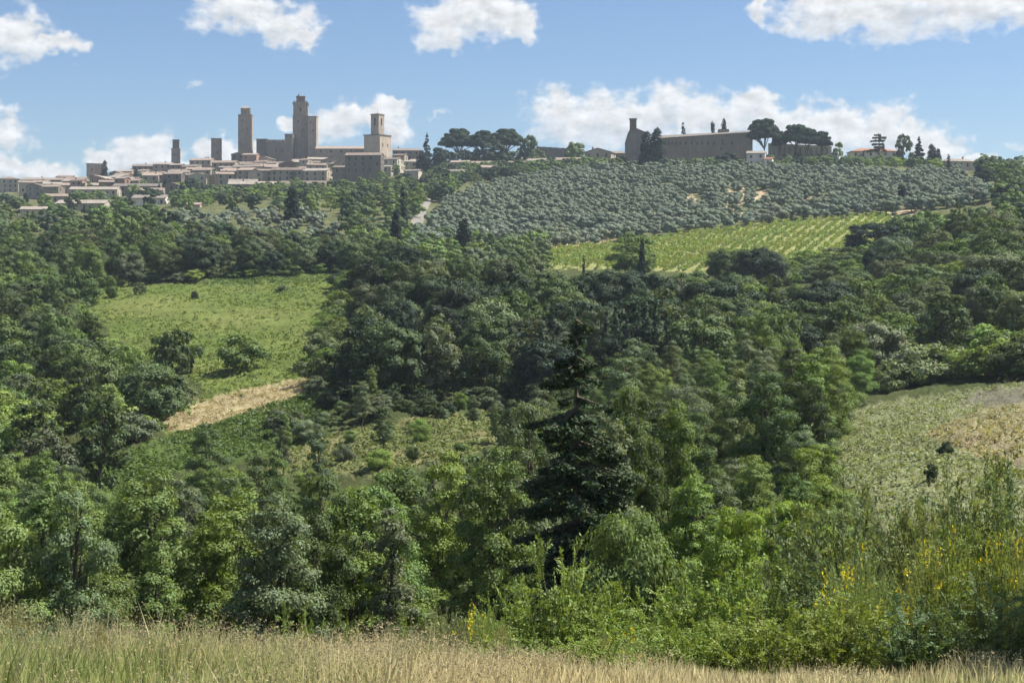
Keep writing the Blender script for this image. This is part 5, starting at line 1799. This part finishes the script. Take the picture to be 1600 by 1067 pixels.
# ------------------------------------------------------------------ vineyard: every row is a thing
def vineyard():
    g = np.random.default_rng(21)
    poly, d0, d1 = POLY['vines']
    dirv = np.array([.33, .944]); nor = np.array([.944, -.33])
    c0 = np.array([110., 470.])
    rows = []
    for k in range(-65, 26):
        s = np.arange(-130, 130, .55)
        P = c0 + nor * (k * 3.3) + dirv * s[:, None]
        z = TZ(P[:, 0], P[:, 1])
        px, py = proj(P[:, 0], P[:, 1], z)
        ok = in_poly(px, py, poly) & (P[:, 1] > d0) & (P[:, 1] < d1)
        if ok.sum() < 12:
            continue
        rows.append((px[ok].mean(), P[ok], z[ok]))
    rows.sort(key=lambda r: r[0])
    n = len(rows)
    for i, (_, P, z) in enumerate(rows):
        m = 8
        C = np.repeat(np.column_stack([P, z + .95]), m, 0)
        N_ = g.normal(size=C.shape)
        off = g.normal(0, 1, C.shape) * np.array([.2, .2, .36])
        pos = C + off
        nn = unit(N_ + off * 1.5 + np.array([0, 0, .5]))
        V, Q = cards(pos, nn, .62 * g.uniform(.6, 1.3, len(pos)), .65, g)
        # posts and trunks
        mb = MB()
        for j in range(0, len(P), 9):
            mb.box(P[j, 0] - .05, P[j, 0] + .05, P[j, 1] - .05, P[j, 1] + .05, z[j] - .2, z[j] + 1.7)
        o = link('vine_row', None, None, (0, 0, 0))
        link('foliage', mesh_np('foliage', V, [Q], [M['leaf']]), o, color=vary((0.22, 0.275, 0.07), rnd, .06))
        link('posts', mb.mesh('posts', M['pale_bark']), o)['kind'] = 'stuff'
        tag(o, f'row of pale green vines, {ordinal(i + 1)} from the left end of the vineyard', 'vine row', 'rows of the vineyard')
    print('VINE ROWS', n)


vineyard()


# ------------------------------------------------------------------ low growth on open ground
def tufts(name, label, polys, n, size, per, color, seed, mat='leaf', hscale=.6, dmax=None, exclude=()):
    g = np.random.default_rng(seed)
    pts = []
    for k in polys:
        poly, d0, d1 = POLY[k]
        xs = [q[0] for q in poly]
        m = n * 6
        px = g.uniform(min(xs), max(xs), m); d = np.sqrt(g.uniform(d0 ** 2, d1 ** 2, m))
        x = (px - CX) / F * d
        z = TZ(x, d)
        qx, qy = proj(x, d, z)
        ok = in_poly(qx, qy, poly)
        for e in exclude:
            ok &= ~(in_poly(qx, qy, POLY[e][0]) & (g.uniform(size=m) < .93))
        a = np.column_stack([x, d, z])[ok][:n]
        pts.append(a)
    C = np.concatenate(pts)
    # patches: thin out by a slow wave so that the cover is uneven
    keep = (np.sin(C[:, 0] * .23 + 1) * np.sin(C[:, 1] * .19) + np.sin(C[:, 0] * .07 + C[:, 1] * .05) + g.normal(0, .8, len(C))) > -.7
    C = C[keep]
    sc = g.uniform(.45, 1.5, len(C)) * size
    Cr = np.repeat(C, per, 0); S = np.repeat(sc, per)
    off = unit(g.normal(size=Cr.shape)) * g.uniform(.3, 1, len(Cr))[:, None]
    off[:, 2] = np.abs(off[:, 2]) * hscale
    pos = Cr + off * S[:, None]
    nn = unit(off + g.normal(0, .5, off.shape) + np.array([0, 0, .6]))
    V, Q = cards(pos, nn, S * g.uniform(.5, .95, len(S)), .55, g)
    o = link(name, mesh_np(name, V, [Q], [M[mat]]), color=color)
    o['kind'] = 'stuff'; o['label'] = label; o['category'] = name.replace('_', ' ')


tufts('meadow_grass', 'tufted green grass and weeds covering the sloping meadow', ['meadow'], 7500, .55, 6, (0.15, 0.20, 0.05), 1, exclude=('hay',), hscale=.5)
tufts('hay_stubble', 'dry cut hay lying on the pale strip', ['hay'], 5000, .22, 4, (0.40, 0.335, 0.195), 2, hscale=.25)
tufts('bramble_cover', 'low green brambles on the banks of the glade', ['strip', 'leftgreen', 'gap', 'under_hay', 'upper'], 2600, .45, 8, (0.095, 0.145, 0.035), 3)
tufts('glade_grass', 'yellow-green grass and weeds of the small glade', ['glade'], 3500, .4, 7, (0.15, 0.18, 0.06), 4, hscale=.5)
tufts('field_weeds', 'grey-green weeds and grass of the right field', ['field'], 10000, .32, 6, (0.25, 0.28, 0.14), 5, exclude=('dry', 'burnt'), hscale=.55)
tufts('dry_field_grass', 'dry reddish straw grass of the right field', ['dry'], 4000, .3, 6, (0.32, 0.29, 0.16), 6, hscale=.6, exclude=('burnt',))

# ------------------------------------------------------------------ foreground bank
M['grass'] = attr_leaf_mat('bank_grass', .5)


def bank_grass():
    g = np.random.default_rng(31)
    n = 108000
    d = np.sqrt(g.uniform(11.5 ** 2, 21 ** 2, n)); px = g.uniform(-420, 2120, n)
    x = (px - CX) / F * d
    # tussocks
    cx = g.uniform(-9, 10, 1050); cyy = g.uniform(11, 21, 1050)
    j = g.integers(0, 1050, n)
    mixm = g.uniform(size=n) < .55
    x = np.where(mixm, cx[j] + g.normal(0, .16, n), x); d = np.where(mixm, cyy[j] + g.normal(0, .16, n), d)
    z = TZ(x, d)
    px = CX + F * x / d
    green = np.clip(.34 + .6 * np.sin(x * .9 + 1.0) * np.sin(d * .8 + .5) + .45 * np.clip((420 - px) / 500, -.8, 1) + g.normal(0, .25, n), 0, 1)
    h = g.uniform(.14, .46, n) * (1 - .2 * green) * (1 + .4 * np.sin(x * 1.7) * np.sin(d * 1.3 + 1) + .3 * np.sin(x * 4.1 + d * 2.3) * np.sin(d * 3.1)) * np.where(px > 620, 1 - .5 * np.clip((px - 620) / 350, 0, 1), 1.12 + .45 * np.clip((330 - px) / 330, 0, 1))
    straw = np.array([.72, .64, .36]); grn = np.array([.31, .36, .12]); tan = np.array([.44, .34, .19])
    tn = g.uniform(size=n)[:, None]
    c = (straw * (1 - tn * .6) + tan * tn * .6) * (1 - green[:, None]) + grn * green[:, None]
    a = g.uniform(0, 6.283, n); lean = g.uniform(.05, .45, n) * h
    w = g.uniform(.004, .009, n)
    # a light breeze bends them one way
    dx = np.cos(a) * lean + .06 * h; dy = np.sin(a) * lean
    b = g.uniform(0, 6.283, n); ux, uy = np.cos(b) * w, np.sin(b) * w
    B = np.stack([x, d, z - .03], 1)
    U = np.stack([ux, uy, 0 * ux], 1)
    Md = B + np.stack([dx * .35, dy * .35, h * .6], 1)
    T = B + np.stack([dx, dy, h], 1)
    V = np.stack([B - U, B + U, Md + U * .8, Md - U * .8, T], 1).reshape(-1, 3)
    i5 = np.arange(n) * 5
    Q = np.stack([i5, i5 + 1, i5 + 2, i5 + 3], 1); Tr = np.stack([i5 + 3, i5 + 2, i5 + 4], 1)
    col = np.repeat(np.column_stack([c, np.ones(n)]), 5, 0)
    # ears of wild oat and brome on the taller dry stalks
    k = np.where((h > .27) & (green < .62))[0]
    k = k[g.permutation(len(k))[:19000]]
    m = 4
    kk = np.repeat(k, m)
    pos = T[kk] + np.stack([g.normal(0, .03, len(kk)), g.normal(0, .03, len(kk)), g.uniform(-.10, .03, len(kk))], 1)
    V2, Q2 = cards(pos, unit(g.normal(size=pos.shape)), 0.026 * g.uniform(.6, 1.3, len(kk)), .4, g)
    c2 = np.repeat(np.column_stack([np.tile(np.array([.50, .42, .25]), (len(kk), 1)) * g.uniform(.7, 1.1, len(kk))[:, None], np.ones(len(kk))]), 4, 0)
    me = mesh_np('bank_grass', np.concatenate([V, V2]), [Q, Tr, Q2 + len(V)], [M['grass']], col=np.concatenate([col, c2]))
    o = link('bank_grass', me)
    o['kind'] = 'stuff'; o['label'] = 'dry straw-coloured wild grass along the near bank'; o['category'] = 'grass'


bank_grass()


def make_shrub(key, seed, H, R, nsh, leaf, dens=1.0, erect=.5):
    """many-stemmed shrub: arching shoots, side twigs, leaves set in two ranks along them"""
    g = np.random.default_rng(seed)
    mb = MB()
    P, N, T = [], [], []
    for s in range(nsh):
        a = g.uniform(0, 6.283)
        out = R * math.sqrt(g.uniform(0.0, 1))
        L = H * g.uniform(.55, 1.02) * (1 - .35 * (out / R) ** 2)
        b0 = np.array([math.cos(a) * out * .35, math.sin(a) * out * .35, -.05])
        tip = np.array([math.cos(a) * out, math.sin(a) * out, L])
        ctrl = b0 * .4 + tip * .6 + np.array([0, 0, L * .25 * (1 - erect)])
        u = np.linspace(0, 1, 9)[:, None]
        C = (1 - u) ** 2 * b0 + 2 * u * (1 - u) * ctrl + u ** 2 * tip
        C[:, :2] += g.normal(0, .02, (9, 2))
        mb.tube([tuple(q) for q in C[::2]], [.011, .009, .007, .005, .003], 3)
        lines = [(C, 1.0, .12)]
        for k in range(int(7 * dens) + 2):
            t = g.uniform(.15, .92)
            i = int(t * 8)
            st = C[i] * (1 - (t * 8 - i)) + C[i + 1] * (t * 8 - i)
            ln = L * g.uniform(.14, .34) * (1.1 - t * .6)
            dv = unit(np.array([g.normal(), g.normal(), g.uniform(.1, 1.0)])[None])[0]
            q = st + dv * ln * np.linspace(0, 1, 5)[:, None] + np.array([0, 0, -.10 * ln]) * (np.linspace(0, 1, 5)[:, None] ** 2)
            mb.tube([tuple(q[0]), tuple(q[4])], [.004, .002], 3)
            lines.append((q, 1.0, .05))
        for C2, w, t0 in lines:
            seg = np.linalg.norm(np.diff(C2, axis=0), axis=1).sum()
            n = max(4, int(seg / (leaf * .30)))
            t = np.linspace(t0, 1, n) * (len(C2) - 1)
            i = np.clip(t.astype(int), 0, len(C2) - 2); f = (t - i)[:, None]
            p = C2[i] * (1 - f) + C2[i + 1] * f
            tg = unit(C2[i + 1] - C2[i])
            sd = unit(np.cross(tg, g.normal(size=3)))
            alt = np.where(np.arange(n) % 2 == 0, 1, -1)[:, None]
            dirn = unit(sd * alt + tg * .5 + g.normal(0, .25, p.shape))
            P.append(p + dirn * leaf * .5); T.append(dirn)
            N.append(unit(np.cross(dirn, tg) + g.normal(0, .35, p.shape) + np.array([0, 0, .35])))
    P = np.concatenate(P); N = np.concatenate(N); T = np.concatenate(T)
    L = leaf * g.uniform(.6, 1.25, len(P))[:, None]
    Bv = unit(np.cross(N, T))
    Nn = np.cross(T, Bv)
    V = np.stack([P + T * L * .5, P + Bv * L * .27 + Nn * L * .07, P - T * L * .5, P - Bv * L * .27 + Nn * L * .07], 1).reshape(-1, 3)
    Q = np.arange(len(V)).reshape(-1, 4)
    PROTO.setdefault(key, []).append(dict(crown=mesh_np('leaves', V, [Q], [M['leaf']]), trunk=mb.mesh('stems', M['bark']), H=H, R=R, n=len(Q)))


def make_broom(key, seed, H, R, nst, flowers=.0):
    """rush-like green stems fanning from the foot, yellow flowers towards the tips"""
    g = np.random.default_rng(seed)
    a = g.uniform(0, 6.283, nst); out = R * np.sqrt(g.uniform(0, 1, nst)); L = H * g.uniform(.55, 1.0, nst) * (1 - .55 * (out / R) ** 2)
    o3 = np.stack([np.cos(a), np.sin(a), 0 * a], 1)
    b0 = o3 * (out * .25)[:, None]
    tip = o3 * out[:, None] + np.array([0, 0, 1]) * L[:, None] + g.normal(0, .05, (nst, 3))
    ctrl = b0 * .5 + tip * .45 + np.array([0, 0, .28]) * L[:, None]
    us = [0, .35, .7, 1]
    pts = [(1 - u) ** 2 * b0 + 2 * u * (1 - u) * ctrl + u * u * tip for u in us]
    b = g.uniform(0, 6.283, nst); w = .0055
    U = np.stack([np.cos(b), np.sin(b), 0 * b], 1) * w
    V = np.stack([p + s * U * (1 - .5 * u) for p, u in zip(pts, us) for s in (-1, 1)], 1)
    n8 = np.arange(nst) * 8
    Q = np.concatenate([np.stack([n8 + 2 * i, n8 + 2 * i + 1, n8 + 2 * i + 3, n8 + 2 * i + 2], 1) for i in range(3)])
    V = V.reshape(-1, 3)
    # short side sprigs
    m = nst * 9
    j = g.integers(0, nst, m); u = g.uniform(.3, 1, m)[:, None]
    p = (1 - u) ** 2 * b0[j] + 2 * u * (1 - u) * ctrl[j] + u * u * tip[j]
    V2, Q2 = cards(p + g.normal(0, .03, p.shape), unit(g.normal(size=p.shape)), .085 * g.uniform(.6, 1.3, m), .16, g)
    d = dict(crown=mesh_np('stems', np.concatenate([V, V2]), [Q, Q2 + len(V)], [M['leaf']]), H=H, R=R, n=len(Q))
    mb = MB()
    for k in range(7):
        aa = k * .9
        mb.tube([(0, 0, -.1), (math.cos(aa) * R * .12, math.sin(aa) * R * .12, H * .25)], [.02, .01], 5)
    d['trunk'] = mb.mesh('stem_base', M['bark'])
    if flowers:
        # blossoms sit in loose bunches at the tips of some stems
        nb = int(nst * flowers)
        js = g.permutation(nst)[:nb]
        j = np.repeat(js, 12)
        u = g.uniform(.80, 1.02, len(j))[:, None]
        p = (1 - u) ** 2 * b0[j] + 2 * u * (1 - u) * ctrl[j] + u * u * tip[j] + g.normal(0, .032, (len(j), 3))
        V3, Q3 = cards(p, unit(g.normal(size=p.shape) + np.array([0, -.4, .4])), .046 * g.uniform(.7, 1.3, len(j)), .85, g)
        d['flower'] = mesh_np('flowers', V3, [Q3], [M['petal']])
    PROTO.setdefault(key, []).append(d)


for i in range(3):
    make_shrub('fore_shrub', 500 + i, 2.3, 1.25, 44, .062)
for i in range(2):
    make_shrub('fore_thin', 510 + i, 2.0, .55, 12, .058, .55, .9)
for i in range(2):
    make_broom('broom', 520 + i, 1.7, 1.15, 520, .05)
for i in range(2):
    make_broom('grey_broom', 530 + i, 1.2, 1.0, 900, 0)


def fore(key, name, label, cat, px, top, d, color, width, group, var=None):
    x, y, zt = W(px, top, d)
    z = float(TZ(x, y))
    h = max(.4, zt - z)
    lib = PROTO[key]
    pr = lib[(rnd.randrange(9) if var is None else var) % len(lib)]
    s = h / (pr['H'] * (.84 if key in ('fore_shrub', 'broom') else .95))
    wd = (width / 2 / F * d) / pr['R']
    o = link(name, None, None, (x, y, z - .02), rnd.uniform(0, 6.28), (wd, wd, s))
    link('stems' if 'broom' in key else 'leaves', pr['crown'], o, color=color)
    link('stem_base' if 'broom' in key else 'stems', pr['trunk'], o)
    if 'flower' in pr:
        link('flowers', pr['flower'], o)['kind'] = 'stuff'
    tag(o, label, cat, group)


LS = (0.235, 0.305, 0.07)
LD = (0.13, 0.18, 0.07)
BR = (0.25, 0.29, 0.11)
GB = (0.30, 0.30, 0.18)
SG = 'leafy shrubs on the near bank'
for (key, lb, px, top, d, c, wd) in [
    ('fore_shrub', 'tallest pointed leafy shrub in front of the fir', 885, 862, 19.5, LS, 250),
    ('fore_shrub', 'leafy shrub spreading right of the pointed shrub', 965, 930, 18.8, LS, 230),
    ('fore_shrub', 'leafy shrub left of the pointed shrub behind flowering broom', 800, 935, 19.5, LS, 190),
    ('fore_thin', 'thin upright leafy shoots right of the pointed shrub', 968, 878, 20.0, BRIGHT, 70),
    ('fore_thin', 'thin leafy shoots left of the pointed shrub', 808, 892, 20.3, LS, 60),
    ('fore_shrub', 'leafy shrub below the thin twin shoots', 1075, 905, 19.2, LS, 250),
    ('fore_thin', 'twin yellow-green shoots above the bank shrubs', 1160, 832, 20.5, BRIGHT, 70),
    ('fore_thin', 'reddish-tipped thin shoots above the bank shrubs', 1100, 850, 20.5, LS, 60),
    ('fore_shrub', 'dense leafy shrub in the middle of right bank', 1170, 872, 19.0, LS, 270),
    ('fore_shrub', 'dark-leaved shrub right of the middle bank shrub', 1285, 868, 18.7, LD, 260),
    ('fore_shrub', 'tall shrub behind the dark-leaved shrub', 1330, 788, 22.5, (.18, .225, .095), 280),
    ('fore_shrub', 'pale leafy shrub behind flowering broom on the right', 1440, 772, 22.5, (.19, .235, .105), 280),
    ('fore_shrub', 'tall leafy shrub at the right edge of bank', 1565, 748, 21.5, (.18, .235, .08), 260),
    ('fore_thin', 'long arching shoot over the right flowering broom', 1500, 742, 20.5, LS, 90),
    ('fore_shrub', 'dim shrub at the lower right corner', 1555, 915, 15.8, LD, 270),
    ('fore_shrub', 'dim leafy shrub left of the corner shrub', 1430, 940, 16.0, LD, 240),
    ('fore_shrub', 'bright leafy shrub left of the flowering brooms', 1310, 925, 16.2, LS, 230),
    ('fore_shrub', 'bright low shrub at foot of the middle bank shrub', 1200, 950, 16.4, LS, 230),
    ('fore_shrub', 'bright leafy shrub at foot of the thin twin shoots', 1085, 968, 16.6, LS, 210),
    ('fore_shrub', 'pale shrub rising between the flowering brooms', 1520, 838, 18.2, LS, 200),
    ('fore_shrub', 'low leafy shrub at front of the central bank, left', 660, 1000, 16.0, (.24, .28, .10), 120),
    ('fore_shrub', 'low leafy shrub at front of the central bank, middle', 800, 992, 16.2, LS, 170),
    ('fore_shrub', 'low leafy shrub at front of the central bank, right', 930, 985, 16.2, LS, 190),
    ('fore_shrub', 'leafy shrub beyond the right edge flowering broom', 1735, 770, 19.5, LS, 260),
    ('fore_shrub', 'leafy shrub farther along the right bank', 1860, 790, 19.0, LS, 260),
    ('fore_shrub', 'low weedy shrub at left of the bank', 60, 985, 16.6, GREY, 180),
    ('fore_shrub', 'low weedy shrub second from left of the bank', 215, 995, 17.2, GREY, 150),
    ('fore_shrub', 'full pale shrub of the rear right bank, first from left', 1265, 812, 22.5, (.215, .265, .11), 250),
    ('fore_shrub', 'full pale shrub of the rear right bank, second from left', 1375, 790, 21.8, (.215, .265, .11), 260),
    ('fore_shrub', 'full pale shrub of the rear right bank, third from left', 1490, 775, 21.2, (.215, .265, .11), 260),
    ('fore_shrub', 'full pale shrub of the rear right bank, fourth from left', 1610, 752, 20.6, (.215, .265, .11), 260),
    ('fore_shrub', 'low green shrub at edge of bank below the ravine', 450, 958, 27, FRESH, 150),
    ('fore_shrub', 'yellow-green leafy plant at bank edge', 545, 985, 19.5, (.20, .25, .03), 70),
    ('fore_shrub', 'small leafy shrub left of the rush-like broom', 628, 975, 20.5, LS, 80),
    ('fore_shrub', 'low leafy weeds at bank edge, centre left', 370, 985, 21.5, MID, 120),
]:
    fore(key, 'leafy_shrub' if key == 'fore_shrub' else 'leafy_shoots', lb, 'shrub', px, top, d, vary(c, rnd, .06), wd, SG)
for i in range(16):
    px = 150 + i * 52 + rnd.uniform(-18, 18)
    fore('fore_thin' if i % 3 else 'grey_broom', 'bank_weed', f'tall weed standing in the bank grass, {ordinal(i + 1)} from left', 'weed', px, rnd.uniform(962, 992), rnd.uniform(15.6, 18.2), vary(((.30, .29, .15), (.22, .26, .09), (.33, .30, .18))[i % 3], rnd, .1), rnd.uniform(26, 60), 'weeds in the bank grass')
BG = 'broom bushes on the near bank'
for (key, lb, px, top, d, c, wd) in [
    ('broom', 'yellow-flowering broom left of the pointed shrub', 755, 955, 18.6, BR, 150),
    ('broom', 'low broom with few yellow flowers below the leafy shrubs', 985, 990, 17.6, BR, 150),
    ('broom', 'yellow-flowering broom among the dark-leaved shrubs', 1345, 868, 17.4, BR, 175),
    ('broom', 'large yellow-flowering broom on the right bank', 1455, 838, 18.4, BR, 215),
    ('broom', 'yellow-flowering broom at the right edge', 1588, 836, 18.0, BR, 180),
    ('grey_broom', 'rush-like grey-green broom without flowers in the centre', 692, 950, 18.6, (.22, .235, .13), 170),
    ('grey_broom', 'dry grey broom at the left edge of bank', 18, 938, 18.8, GB, 190),
    ('grey_broom', 'dry grey broom second from left edge', 118, 950, 18.8, GB, 160),
]:
    fore(key, 'broom_bush', lb, 'broom', px, top, d, vary(c, rnd, .06), wd, BG)

# unseen tree added outside the view; its crown shades the lower right corner
make_tree('shade_tree', 77, 7, 1.5, .5, 'round', 22, (.34, .46), .2, cover=1.2, nl=8, tr=.12)
put('shade_tree', 'broadleaf_tree', 'unseen tree added to shade the lower right corner shrubs', 'tree', 9.4, 16.6, 7.0, MID)

# ------------------------------------------------------------------ summer haze
def haze():
    mb = MB()
    mb.box(-1500, 1500, -60, 1700, -100, 140)
    m = bpy.data.materials.new('haze')
    m.use_nodes = True
    t = m.node_tree
    t.nodes.clear()
    v = t.nodes.new('ShaderNodeVolumePrincipled')
    v.inputs['Color'].default_value = (0.72, 0.85, 1.0, 1)
    v.inputs['Density'].default_value = HAZE_DENSITY
    v.inputs['Anisotropy'].default_value = 0.2
    o = t.nodes.new('ShaderNodeOutputMaterial')
    t.links.new(v.outputs[0], o.inputs['Volume'])
    m.cycles.homogeneous_volume = True
    h = link('haze', mb.mesh('haze', m))
    h['kind'] = 'stuff'
    h['label'] = 'thin pale summer haze over the valley'


HAZE_DENSITY = 0.00011
haze()
